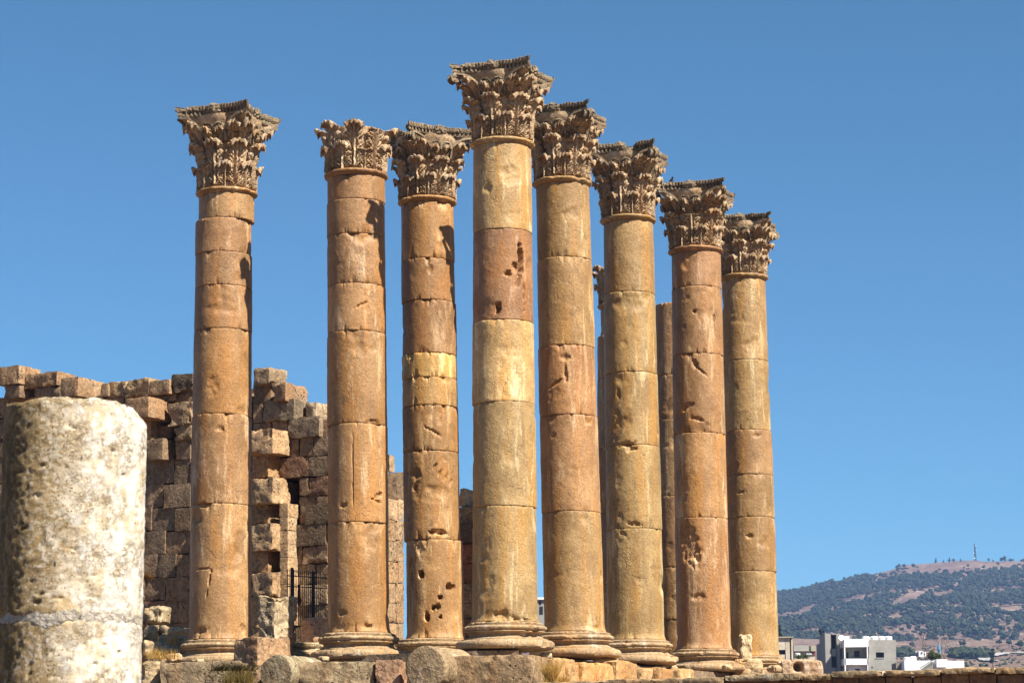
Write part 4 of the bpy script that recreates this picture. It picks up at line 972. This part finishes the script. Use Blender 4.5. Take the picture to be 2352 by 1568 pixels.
tuft(388, 1513, 54.0, 60, .26, .22, 'sparse dry grass left of the leftmost column base', (1.1, .95, .75), 4)
tuft(396, 1480, 58, 50, .5, .15, 'few tall thin dry stalks among the rubble boulders', (1.25, 1.1, .9), 5)
tuft(535, 1540, 51.9, 420, .32, .5, 'dark green wiry weed in front of the leftmost column base', (.22, .28, .25), 6, 'weed', (.35, -.5, -.45))
tuft(548, 1572, 51.5, 200, .4, .35, 'dark olive wiry weed growing below the wiry weed, at the bottom edge', (.4, .42, .3), 7, 'weed')
tuft(908, 1120, 65., 160, .35, .2, 'brown withered bush on the dark stones of the sunlit wall end', (.5, .42, .4), 8, 'weed')
tuft(337, 1330, 66.6, 120, .5, .2, 'rust brown withered plant hanging on the wall beside the pale stump', (.55, .40, .3), 9, 'weed', (0, -.4, -.5))
tuft(1862, 1586, 60, 0 + 90, .3, .35, 'dry grass beside the fallen stone with the round hole', (.9, .75, .6), 10)

# ------------------------------------------------------------------ the town and the wooded hill beyond
def pbox(m, x0, y0, x1, y1, Y, dep, tint=(1, 1, 1), org=None, below=0.):
    a, b = at(x0, y0, Y), at(x1, y1, Y); t, l = at((x0 + x1) / 2, y0, Y)[2], at((x0 + x1) / 2, y1, Y)[2] - below
    m.span(np.array([a[0], Y, l]) - org, np.array([b[0], Y + dep, t]) - org, tint)
def hpart(name, rects, mat, root, tint=(1, 1, 1)):
    m = MB()
    for r in rects: pbox(m, *r[:6], tint, np.array(root.location), r[6] if len(r) > 6 else 0)
    return m.build(name, M[mat], root)
def house_root(px, py, Y, label, cat='house'):
    p = at(px, py, Y); p[2] = float(terrain(np.array([p[0]]), np.array([Y]))[0]); return thing('house', p, label, cat)
def tank(px, py, Y, r, h, label, group='white water tanks on the villa roof'):
    V, F = lathe(dens([(.02, 0), (r * .96, .01), (r, .06 * h), (r * 1.0, .35 * h), (r * .97, .4 * h), (r, .45 * h), (r, .8 * h), (r * .85, .93 * h), (r * .4, h), (.02, h * 1.01)]), 20, 3, .0, 0)
    o = part('water_tank', V, F, M['white'], None, (1.05, 1.05, 1.05)); p = at(px, py, Y); o.location = (p[0], Y, p[2]); return tag(o, label, 'water tank', group)

VY = 400.; v = house_root(1970, 1540, VY, 'half finished white and grey concrete villa with open balconies, right of the columns')
hpart('stair_tower', [(1894.5, 1454.2, 1910.5, 1545, VY + 3, 7.5, 4), (1921, 1454.2, 1931.6, 1545, VY + 3, 7.5, 4), (1910.5, 1454.2, 1921, 1456.5, VY + 3, 7.5), (1910.5, 1489, 1921, 1506, VY + 3, 7.5), (1910.5, 1532, 1922, 1545, VY + 3, 7.5, 4)], 'concrete', v)
hpart('window', [(1910.5, 1456.5, 1921, 1489, VY + 5, .2)], 'dark', v); hpart('door', [(1910.5, 1506, 1921, 1532, VY + 4, .2)], 'dark', v)
hpart('annex', [(1882, 1477, 1893, 1545, VY + 11, 4, 4)], 'concrete', v, (.9, .9, .9))
hpart('balcony_front', [(1938.7, 1466.3, 1995, 1484.5, VY - .4, 4.5), (1938.7, 1484.5, 1943.2, 1545, VY - .4, .5, 4), (1991, 1484.5, 1995, 1545, VY - .4, .5, 4), (1938.7, 1511.5, 1995, 1525.5, VY - .4, 4.5)], 'white', v)
hpart('balcony_wall', [(1938.7, 1484.5, 1995, 1545, VY + 2.6, 5., 4)], 'concrete', v, (1.1, 1.1, 1.1))
hpart('lower_wall', [(1943, 1525.6, 1991.5, 1545, VY + 1.4, .5, 4)], 'white', v, (.92, .92, .92))
hpart('side_wall', [(1938.9, 1484.6, 1941.5, 1545, VY + .15, 6.5, 4)], 'concrete', v)
hpart('wing', [(1995.2, 1468.5, 2058.5, 1497, VY, 8.), (1995.2, 1509.7, 2058.5, 1545, VY, 8., 4), (1995.2, 1497, 2012, 1509.7, VY, 8.), (2030.5, 1497, 2058.5, 1509.7, VY, 8.)], 'concrete', v, (1.12, 1.13, 1.12))
hpart('window', [(2012, 1497, 2030.5, 1509.7, VY + .5, .2)], 'dark', v)
hpart('sill', [(2011, 1509.8, 2031.5, 1510.6, VY - .12, .2)], 'white', v)
hpart('window', [(1962, 1493.5, 1974.6, 1507.5, VY + 2.5, .15)], 'dark', v); hpart('door', [(1944.5, 1497.5, 1949, 1511, VY + 2.5, .15)], 'dark', v)
hpart('window', [(1964, 1535, 1975, 1545, VY + 1.3, .15)], 'dark', v); hpart('window', [(1945, 1538, 1949, 1545, VY + 1.3, .15)], 'dark', v)
hpart('vent', [(2002, 1529.5, 2004.6, 1533, VY - .05, .15)], 'dark', v)
hpart('chimney', [(1950.4, 1455, 1952, 1467, VY + 2.5, .12)], 'steel', v); hpart('chimney', [(1950, 1451, 1952.4, 1456, VY + 2.5, .16)], 'iron', v)
m = MB(); p = at(1933, 1465, VY + 2) - np.array(v.location); m.tube([p + np.array([0, 0, 0]), p + np.array([.02, -.12, .05])], [.55, .5], 14); m.build('satellite_dish', M['steel'], v)
for px, w, lab in [(1942.5, .55, 'white rounded tank leftmost on the villa roof, beside the dish'), (1989, .6, 'white tank at the right end of the villa balcony front'), (2007.5, .68, 'white tank first from the left on the grey wing of the villa'), (2024.5, .62, 'white tank in the middle of the grey wing of the villa'), (2040.5, .66, 'white tank at the right end of the grey wing of the villa')]:
    tank(px, 1470, VY + 4, w, .72, lab)

LY = 330.; v = house_root(2140, 1540, LY, 'low flat white house with an outside stair, right of the grey villa')
hpart('wall', [(2077, 1516, 2144, 1545, LY, 6.5, 3)], 'white', v)
hpart('wall', [(2058, 1521, 2077, 1545, LY + 2.5, 4, 3)], 'concrete', v, (.8, .75, .65))
hpart('stair_head', [(2151, 1513, 2177, 1531, LY - .8, 3)], 'white', v)
hpart('wall', [(2144, 1516.5, 2215.5, 1545, LY + .3, 5, 3)], 'white', v, (.98, .98, .98))
m = MB(); V0 = np.array(v.location)
for q in range(9):
    f = q / 8; pbox(m, 2115 + 25 * f, 1537 - 18 * f, 2118.5 + 25 * f, 1540, LY - .5, .5, (1, 1, 1), V0)
m.build('stair', M['concrete'], v)
m = MB(); a, b = at(2113, 1533, LY - .5) - V0, at(2143, 1514.5, LY - .5) - V0
m.tube([a, b], .04, 5)
for q in range(13):
    p = a + (b - a) * q / 12; m.tube([p, p - np.array([0, 0, .62])], .025, 4)
m.build('stair_railing', M['iron'], v)
tank(2083, 1517, LY + 3, .42, .55, 'short white tank leftmost on the low white house', 'tanks on the low white house'); tank(2097, 1517, LY + 3, .46, .66, 'taller white tank on the low white house, left of the round bush', 'tanks on the low white house')

TY = 290.; v = house_root(1805, 1540, TY, 'tan block house with one dark window just right of the rightmost column')
hpart('wall', [(1770, 1463.5, 1787.5, 1545, TY, 6, 4), (1787.5, 1463.5, 1803.7, 1491.3, TY, 6), (1787.5, 1502.2, 1803.7, 1545, TY, 6, 4), (1803.7, 1463.5, 1817, 1545, TY, 6, 4)], 'tanbrick', v)
hpart('side_bay', [(1817, 1465, 1822.6, 1545, TY - .15, 5, 4)], 'tanbrick', v, (1.1, 1.05, .95))
hpart('window', [(1787.5, 1491.3, 1803.7, 1502.2, TY + .4, .2)], 'dark', v)
hpart('roof', [(1772, 1461, 1822.5, 1463.4, TY - .3, 6.6)], 'roofgrey', v, (1.1, 1., .85))
TY2 = 350.; v = house_root(1850, 1540, TY2, 'low grey roofed house between the tan house and the concrete villa')
hpart('wall', [(1823, 1494.5, 1873, 1545, TY2, 5, 4)], 'tanbrick', v, (.9, .9, .85))
m = MB(); pbox(m, 1822.8, 1481, 1858, 1494.3, TY2 - .6, 6, (1, 1, 1), np.array(v.location)); pbox(m, 1863, 1482, 1874, 1494.5, TY2 - .4, 5, (1.2, 1.15, 1.), np.array(v.location)); m.build('roof', M['roofgrey'], v)
hpart('shutter', [(1862, 1495, 1873, 1503, TY2 - .15, .2)], 'red', v); hpart('window', [(1836, 1499, 1840, 1506, TY2 - .1, .2)], 'dark', v)
tank(1832, 1505.5, TY2 - 3, .40, .42, 'small white tank in front of the low grey roofed house', 'tanks beside the low grey roofed house')
m = MB(); c = at(1858, 1502, TY2 - 3); m.tube([(-.4, 0, 0), (.42, 0, 0)], .16, 10); [m.tube([(x, 0, -.1), (x, 0, -.75)], .03, 4) for x in (-.33, .33)]
o = m.build('boiler', M['steel'], None, True); o.location = c; tag(o, 'silver horizontal boiler on legs beside the low grey roofed house', 'boiler')
HY = 300.; v = house_root(1240, 1450, HY, 'grey house seen in the slit right of the tallest column')
hpart('wall', [(1228, 1376, 1256, 1436, HY, 6, 6)], 'concrete', v); hpart('roof', [(1228, 1371, 1256, 1375.8, HY - .3, 6.5)], 'white', v); hpart('window', [(1239, 1392, 1247, 1410, HY - .04, .2)], 'dark', v); hpart('window', [(1238, 1380, 1243, 1388, HY - .04, .2)], 'dark', v)
v = house_root(1391, 1450, HY + 40, 'small white house in the slit left of the evenly tan column')
hpart('wall', [(1382, 1397, 1400, 1440, HY + 40, 6, 6)], 'white', v); hpart('roof', [(1381, 1394, 1401, 1396.8, HY + 39.7, 6.5)], 'roofgrey', v)

# small white houses at the foot of the hill
def ground_on(px, py):                          # where the sight line meets the terrain
    d = ray(px, py); s = np.linspace(500, 3400, 4000); P = d[None] * (s / d[1])[:, None]
    z = terrain(P[:, 0], P[:, 1]); k = np.argmax(z > P[:, 2]); return P[k], float(z[k])
def far_house(x0, y0, x1, y1, label, parts, tint=(1, 1, 1)):
    P, z = ground_on((x0 + x1) / 2, y1); Y = P[1]; v = thing('house', (P[0], Y, z), label, 'house')
    hpart('wall', [(a, b, c, d, Y + e, 12, 4 if d >= y1 - .1 else 0) for a, b, c, d, e in parts[0]], 'white', v, tint)
    for a, b, c, d, e in parts[1]: hpart('window', [(a, b, c, d, Y + e - .35, .3)], 'dark', v, (3, 3, 3.4))
far_house(2103, 1494, 2127, 1506.6, 'leftmost of the three white houses far off at the foot of the wooded hill', ([(2103, 1495, 2110, 1506.6, 0), (2110, 1494, 2121, 1506.6, -3), (2121, 1496, 2127, 1506.6, 0)], [(2104, 1497, 2108, 1500, 0), (2104, 1502, 2108, 1505, 0), (2116, 1496, 2119, 1500, -3), (2122, 1499, 2125, 1502, 0)]))
far_house(2178, 1486, 2209, 1500, 'middle of the three far white houses, with a dark left wing and a stair tower', ([(2178, 1488.5, 2194, 1500, 0), (2194, 1487.5, 2203, 1500, -3), (2203, 1485.5, 2206, 1500, -4), (2206, 1488, 2209, 1500, -2)], [(2179.5, 1490, 2192.5, 1493, 0), (2179.5, 1495, 2192.5, 1498, 0), (2196, 1490, 2197.4, 1492, -3), (2200, 1490, 2201.4, 1492, -3), (2196, 1495.5, 2197.4, 1497.5, -3), (2200, 1495.5, 2201.4, 1497.5, -3)]), (.85, .82, .75))
far_house(2242, 1490, 2276, 1502, 'rightmost of the three far white houses, low with a white block on its right', ([(2242, 1494, 2258, 1502, 0), (2256, 1490, 2270, 1502, -3), (2270, 1492, 2276, 1502, -1)], [(2244, 1496, 2256, 1499.5, 0), (2260, 1494, 2262, 1497, -3), (2266, 1494, 2268, 1497, -3)]))

# minaret with a blue cap behind the round bush
MY = 620.; p = at(2158, 1512, MY); sc = MY / FPX
V, F = lathe(dens([(3.0 * sc, -12), (3.0 * sc, 2 * sc), (3.3 * sc, 3 * sc), (3.4 * sc, 14 * sc), (4.0 * sc, 18 * sc), (4.6 * sc, 20 * sc), (4.7 * sc, 22 * sc), (4.2 * sc, 24 * sc), (3.8 * sc, 27 * sc), (2.6 * sc, 31 * sc), (1.0 * sc, 34 * sc), (.35 * sc, 36 * sc)]), 8, 5, 0, 0)
mn = thing('minaret', (p[0], MY, p[2]), 'slim blue capped minaret rising behind the round bush', 'minaret')
part('tower', V, F, M['blue'], mn, None, False)
m = MB(); m.tube([(0, 0, 35 * sc), (0, 0, 56 * sc)], .35 * sc, 6); [m.add(np.array(blob(r * sc, r * sc, r * sc, 3, 0, 6)[0]) + np.array([0, 0, z * sc]), blob(1, 1, 1, 3, 0, 6)[1]) for z, r in ((40, 1.0), (48, .9), (53, 1.3))]
m.build('finial', M['steel'], mn)

# lattice mast on the ridge
P, z = ground_on(2240, 1287.2); c = np.array([P[0], P[1], z]); sc = P[1] / FPX
ms = thing('radio_mast', c, 'lattice radio mast with white dishes on the bare hilltop', 'radio mast')
m = MB(); Hm = 39 * sc
for sx, sy in ((-1, -1), (1, -1), (0, 1)): m.tube([(sx * 2.3 * sc, sy * 2.3 * sc, -2), (sx * 1.0 * sc, sy * 1. * sc, Hm)], .5 * sc, 5)
for q in range(13):
    f0, f1 = q / 13, (q + 1) / 13; w0, w1 = (2.3 - 1.3 * f0) * sc, (2.3 - 1.3 * f1) * sc
    m.tube([(-w0, -w0, f0 * Hm), (w1, -w1, f1 * Hm)], .34 * sc, 4); m.tube([(w0, -w0, f0 * Hm), (0, w1, f1 * Hm)], .34 * sc, 4); m.tube([(-w0, -w0, f0 * Hm), (w0, -w0, f0 * Hm)], .34 * sc, 4)
m.build('lattice', M['iron'], ms)
for x, z_, r in ((1.5, 35, 1.2), (-3, 18, 1.2), (-1.8, 6, 1.7), (2.5, 24, .9)):
    mm = MB(); mm.tube([(x * sc, -2 * sc, z_ * sc), (x * sc, -2.8 * sc, z_ * sc)], [r * sc, r * .8 * sc], 10); mm.build('dish', M['white'], ms)

# ------------------------------------------------------------------ trees
k = NT('pine_foliage'); v_ = k.n('ShaderNodeNewGeometry').outputs['Position']
M['pine'] = k.fin(k.mix(1., k.mix(k.rng(k.noise(v_, .35, 4, .6), .35, .65), (.020, .030, .018), (.040, .052, .026)), k.tint(), 'MULTIPLY'), .9, None, spec=.1)
M['trunk'] = plain('bark', (.055, .042, .034), .95, .2, 6)
ICO = []
import bmesh
bm = bmesh.new(); bmesh.ops.create_icosphere(bm, subdivisions=2, radius=1.); bm.verts.ensure_lookup_table()
ICO_V = np.array([q.co[:] for q in bm.verts]); ICO_F = np.array([[q.index for q in f.verts] for f in bm.faces]); bm.free()
def crowns(cent, rad, hgt, seed, k_blobs=3):
    """Many small irregular crown clumps, merged; returns vertices, triangles, tints."""
    r = np.random.RandomState(seed); n = len(cent); VV = []; TT = []; FF = []; nv = len(ICO_V); b = 0
    for kk in range(k_blobs):
        off = r.normal(size=(n, 3)) * np.stack([rad * .48, rad * .48, hgt * .20], 1); s = r.uniform(.55, .85, (n, 1))
        size = np.stack([rad, rad, hgt * .55], 1) * s
        j = 1 + r.uniform(-.32, .32, (n, nv, 1))
        V = cent[:, None] + off[:, None] + ICO_V[None] * size[:, None] * j
        VV.append(V.reshape(-1, 3)); FF.append((ICO_F[None] + (np.arange(n) * nv)[:, None, None] + b).reshape(-1, 3)); b += n * nv
        t = r.uniform(.75, 1.25, (n, 1, 1)) * np.ones((n, nv, 3)); TT.append(t.reshape(-1, 3))
    return np.concatenate(VV), np.concatenate(FF), np.concatenate(TT)
# wooded flank: positions by density in world space, with bare clearings where the photo shows them
BARE = [(2085, 1382, 62, 13, -.30), (2120, 1362, 66, 8, -.28), (2165, 1368, 40, 10, -.25), (1850, 1406, 50, 9, -.5), (1960, 1378, 28, 6, -.35), (2200, 1342, 22, 8, -.9), (2260, 1425, 16, 10, -.3), (2240, 1445, 18, 7, -.3), (2330, 1400, 26, 9, -.3), (2062, 1415, 26, 6, -.3), (1860, 1455, 50, 5, -.1), (2060, 1450, 14, 5, 0), (1990, 1420, 14, 6, -.4), (2300, 1450, 26, 6, -.2), (2290, 1395, 16, 5, -.4), (1930, 1398, 20, 5, -.4), (2340, 1440, 16, 6, 0), (2190, 1420, 16, 5, -.3)]
r = np.random.RandomState(4); pts = []
nt_ = 64000; ca = r.uniform(.02, .25, nt_); cd = np.sqrt(r.uniform(1860 ** 2, 3230 ** 2, nt_))
X, Yy = np.sin(ca) * cd, np.cos(ca) * cd; Z = terrain(X, Yy)
Pw = np.stack([X, Yy, Z], 1); dpt = Pw @ CAM_F; PX = CX + FPX * (Pw @ CAM_R) / dpt; PY = CY - FPX * (Pw @ CAM_U) / dpt
dens_n = fbm(np.stack([X / 90, Yy / 90, 0 * X], 1), 4)
keep = dens_n > r.uniform(-.55, .55, nt_)
for bx, by, rx, ry, sl in BARE: rx, ry = rx * .85, ry * .85; keep &= (((PX - bx) / rx) ** 2 + ((PY - by - (PX - bx) * sl) / ry) ** 2) > r.uniform(.55, 1.25, nt_)
ridge_y = np.interp(PX, [1786, 1911, 1978, 2034, 2072, 2125, 2191, 2238, 2290, 2352, 2420], [1366, 1339, 1326, 1320, 1316, 1317, 1316, 1316, 1309, 1297, 1290])
keep &= ~((PX > 2150) & (PY > 1395) & (PY < 1470) & (r.rand(nt_) < .45)) & ~((PX < 2150) & (r.rand(nt_) < .12))
keep &= (PY > ridge_y + r.uniform(0, 14, nt_) * (PX > 2000)) | ((PY > ridge_y - 14) & (PX > 2060) & (r.rand(nt_) < .05))
low_y = np.interp(PX, [1786, 1880, 2050, 2110, 2200, 2352], [1520, 1500, 1481, 1480, 1476, 1478]); keep &= PY < low_y - r.uniform(-2, 5, nt_)
Pw = Pw[keep][:13500]; n = len(Pw); rad = r.uniform(1.3, 2.7, n) * (1 + .25 * (r.rand(n) < .15)); hg = rad * r.uniform(1.2, 1.9, n)
V, F, T = crowns(Pw + np.stack([0 * rad, 0 * rad, hg * .72 + 1.2], 1), rad, hg, 8)
mb = mesh('forest', V, F, M['pine'], T, False); f = ob('forest', mb); tag(f, 'dark pine wood covering the far hill', None, None, 'stuff')
# solitary trees one can tell apart on the skyline and at the foot of the wood
def lone(px, py, hpx, wpx, label, seed, kind='pine'):
    P, z = ground_on(px, py); sc = P[1] / FPX; h = hpx * sc; w = wpx * sc / 2
    t = thing('cypress_tree' if kind == 'cypress' else 'pine_tree', (P[0], P[1], z), label, 'tree')
    m = MB(); m.tube([(0, 0, -1), (0, 0, h * .45)], [h * .04, h * .03], 6); m.build('trunk', M['trunk'], t)
    if kind == 'cypress': cs = np.array([[0, 0, h * q] for q in (.25, .45, .62, .78, .9)]); rd = w * np.array([.9, 1., .8, .55, .3]); hh = np.full(5, h * .32)
    else: cs = np.array([[0, 0, h * .5], [w * .3, 0, h * .62], [-w * .35, 0, h * .6], [0, 0, h * .8]]); rd = w * np.array([.9, .6, .6, .5]); hh = np.full(4, h * .4)
    V, F, T = crowns(cs, rd, hh, seed, 3); part('crown', V, F, M['pine'], t, T, False)
sk = [(2083, 1297, 9, 6, 'pine_'), (2148, 1294, 12, 5, 'c'), (2169, 1293.5, 7, 5, 'p'), (2186, 1292, 13, 4.5, 'c'), (2196, 1291, 10, 6, 'p'), (2217, 1289.5, 7, 4, 'c'), (2320, 1290, 11, 8, 'p'), (2332, 1290, 6, 5, 'c'), (2366, 1290, 14, 13, 'p'), (2382, 1290, 8, 9, 'p'), (1978, 1321, 5, 5, 'p'), (1911, 1338, 6, 4, 'c')]
sk = [(2150, 1293, 12, 5, 'c', 'slim dark cypress leftmost on the bare skyline'), (2167, 1293, 7, 5, 'p', 'small bushy tree right of the leftmost skyline cypress'), (2181, 1292, 13, 4.5, 'c', 'tallest slim cypress on the skyline left of the radio mast'), (2190, 1291, 9, 7, 'p', 'two lobed bushy tree beside the tallest skyline cypress'),
      (2206, 1289.5, 7, 4, 'c', 'small thin cypress on the skyline nearest the left of the radio mast'), (2271, 1290, 9, 7, 'p', 'small conical tree on the skyline just right of the radio mast'), (2281, 1290, 6, 4, 'c', 'tiny cypress right of the small conical skyline tree'),
      (2307, 1290, 14, 13, 'p', 'broadest dark tree on the skyline, towards the right edge'), (2320, 1290, 8, 9, 'p', 'low round tree right of the broadest skyline tree'),
      (2295, 1483, 16, 15, 'p', 'round pine standing alone below the wood, far right'), (2318, 1486, 20, 13, 'p', 'tall pine below the wood near the right picture edge'), (2343, 1489, 18, 18, 'p', 'wide pine below the wood, cut by the right picture edge'), (2095, 1485, 13, 13, 'p', 'pine at the lower edge of the wood above the low white house'), (2212, 1486, 18, 16, 'p', 'dark pine at the lower edge of the wood above the middle far house')]
for q, (px, py, hp, wp, kd, lab) in enumerate(sk): lone(px, py, hp, wp, lab, 200 + q, 'cypress' if kd == 'c' else 'pine')

def leafy(name, px, py, Y, w, h, nleaf, size, label, cat, tn, seed, trunk=True, zdrop=0.):
    """Crown of many leaf-sized faces in uneven clumps."""
    r = np.random.RandomState(seed); c = at(px, py, Y); t = thing(name, c, label, cat)
    if trunk:
        m = MB(); m.tube([(0, 0, -zdrop), (w * .05, 0, h * .3), (0, 0, h * .6)], [w * .06, w * .045, w * .02], 6)
        for q in range(4): a = q * 1.6; m.tube([(0, 0, h * .25), (math.cos(a) * w * .3, math.sin(a) * w * .3, h * .6)], [w * .03, w * .01], 5)
        m.build('trunk', M['trunk'], t)
    nc = 16; cc = np.stack([r.normal(0, .30 * w / 1.6, nc), r.normal(0, .3 * w / 1.6, nc), h * r.uniform(.25, .85, nc)], 1); cr = w * r.uniform(.12, .24, nc)
    ci = r.randint(0, nc, nleaf); d = r.normal(size=(nleaf, 3)); d /= np.linalg.norm(d, axis=1)[:, None]
    P = cc[ci] + d * (cr[ci] * r.uniform(.5, 1.05, nleaf))[:, None]
    a = r.normal(size=(nleaf, 3)); a /= np.linalg.norm(a, axis=1)[:, None]; b = np.cross(a, d); b /= np.maximum(1e-6, np.linalg.norm(b, axis=1))[:, None]
    s = size * r.uniform(.6, 1.3, nleaf)[:, None]
    V = np.stack([P - a * s, P + b * s * .5, P + a * s, P - b * s * .5], 1).reshape(-1, 3); F = np.arange(nleaf * 4).reshape(-1, 4)
    T = np.repeat(np.asarray(tn)[None] * (r.uniform(.7, 1.3, nc)[ci] * r.uniform(.8, 1.2, nleaf))[:, None], 4, axis=0)
    part('crown', V, F, M['pine'], t, T, False); return t
leafy('bush', 2146, 1518, LY + 14, 2.1, 1.65, 2600, .10, 'round olive green bush behind the low white house', 'bush', (2.0, 1.9, .9), 3, True, 1.5)
leafy('shrub', 1836, 1513, 286, .9, .5, 500, .06, 'yellow green shrub left, under the white tank of the grey roofed house', 'shrub', (2.2, 2.2, .8), 5, False)
leafy('shrub', 1850, 1513, 287, 1.0, .55, 500, .06, 'yellow green shrub right, under the silver boiler', 'shrub', (2.2, 2.1, .8), 6, False)
lone_c = at(1887, 1478, VY + 14)
leafy('cypress_tree', 1887.5, 1478, VY + 14, .9, 2.9, 1200, .14, 'dark ragged conifer sticking up behind the stair tower of the villa', 'tree', (.6, .65, .6), 9, True, 8.)
leafy('pine_tree', 1786, 1470, 330, 1.3, 2.4, 1200, .12, 'dark tree peeking out behind the right edge of the rightmost column', 'tree', (.6, .65, .6), 10, True, 8.)
def bare_tree(px, py, Y, h, label, seed):
    r = random.Random(seed); c = at(px, py, Y); m = MB()
    def grow(p, d, L, rad, dep):
        q = p + d * L; m.tube([p, (p + q) / 2 + Vector((r.gauss(0, .05), r.gauss(0, .05), 0)) * L, q], [rad, rad * .85, rad * .65], 4)
        if dep:
            for _ in range(3 if dep > 1 else 2):
                e = (d + Vector((r.gauss(0, .4), r.gauss(0, .4), r.uniform(0, .35)))).normalized(); grow(q, e, L * r.uniform(.6, .85), rad * .6, dep - 1)
    grow(Vector((0, 0, -2)), Vector((0, 0, 1)), h * .45 + 1, .045, 4)
    o = m.build('bare_tree', M['trunk'], None); o.location = c; tag(o, label, 'tree')
    o['category'] = 'tree'
bare_tree(2125, 1516, LY + 10, 3.0, 'leafless branching tree left of the round olive bush', 1); bare_tree(2170, 1514, LY + 12, 2.6, 'leafless tree right of the minaret', 2); bare_tree(2196, 1514, LY + 14, 1.5, 'low leafless twigs behind the right part of the low white house', 3)

# winding road and a dark hedge on the fields below the wood
pts = [(2352, 1499), (2318, 1501), (2290, 1504), (2270, 1508), (2262, 1512), (2264, 1516), (2275, 1520)]
rp = [np.append(ground_on(x, y)[0][:2], 0) for x, y in pts]; rp = [np.array([p[0], p[1]]) for p in rp]
fine = []
for a, b in zip(rp[:-1], rp[1:]): fine += [a + (b - a) * q / 14 for q in range(14)]
fine = np.array(fine + [rp[-1]]); tg = np.gradient(fine, axis=0); tg /= np.linalg.norm(tg, axis=1)[:, None]; nn = np.stack([-tg[:, 1], tg[:, 0]], 1)
cols_ = np.linspace(-1, 1, 7); RP = np.concatenate([fine + nn * q * 3.5 for q in cols_]); RZ = terrain(RP[:, 0], RP[:, 1]) + .9; m_ = len(fine)
RV = np.column_stack([RP, RZ]); RF = [(j * m_ + i, j * m_ + i + 1, (j + 1) * m_ + i + 1, (j + 1) * m_ + i) for j in range(6) for i in range(m_ - 1)]
M['road'] = plain('pale_road', (.33, .31, .29), .9, .08, .2); tag(part('road', RV, RF, M['road']), kind='structure')
r = np.random.RandomState(12); hp = []
for q in range(150):
    x = r.uniform(2200, 2262); y = 1507 + (x - 2200) * .05 + r.uniform(-3.5, 3.5); P, z = ground_on(x, y); hp.append((P[0], P[1], z + 1.5))
for q in range(40):
    x = r.uniform(2060, 2078); y = 1505 + r.uniform(-2, 3); P, z = ground_on(x, y); hp.append((P[0], P[1], z + 1.5))
hp = np.array(hp); V, F, T = crowns(hp, np.full(len(hp), 3.2), np.full(len(hp), 4.), 5, 2)
tag(ob('scrub', mesh('scrub', V, F, M['pine'], T, False)), 'dark scrub strips on the fields below the wood', None, None, 'stuff')
r = np.random.RandomState(13); hp = []
for q in range(260):
    x = r.uniform(2040, 2352); y = r.uniform(1482, 1532); P, z = ground_on(x, y); hp.append((P[0], P[1], z + .3))
hp = np.array(hp); V, F, T = crowns(hp, r.uniform(.5, 1.6, len(hp)), r.uniform(.6, 1.8, len(hp)), 6, 1)
tag(ob('field_bushes', mesh('field_bushes', V, F, M['pine'], T * 1.3, False)), 'tiny bushes dotted over the dry fields', None, None, 'stuff')
leafy('cypress_tree', 2280, 1530, 900, 3.2, 7.5, 700, .45, 'small dark lone tree on the field just above the retaining wall, far right', 'tree', (.7, .75, .7), 15, True, 3.)

# ------------------------------------------------------------------ air
hz = MB(); hz.span((-6500, -6500, -3), (6500, 6500, 420)); hm = bpy.data.materials.new('haze_air'); hm.use_nodes = True; ht = hm.node_tree
ht.nodes.remove(ht.nodes['Principled BSDF']); pv = ht.nodes.new('ShaderNodeVolumePrincipled'); pv.inputs['Color'].default_value = (.32, .52, 1.0, 1); pv.inputs['Density'].default_value = .00010; pv.inputs['Anisotropy'].default_value = 0.
ht.links.new(pv.outputs[0], ht.nodes['Material Output'].inputs['Volume'])
ho = hz.build('haze', hm); tag(ho, kind='stuff')
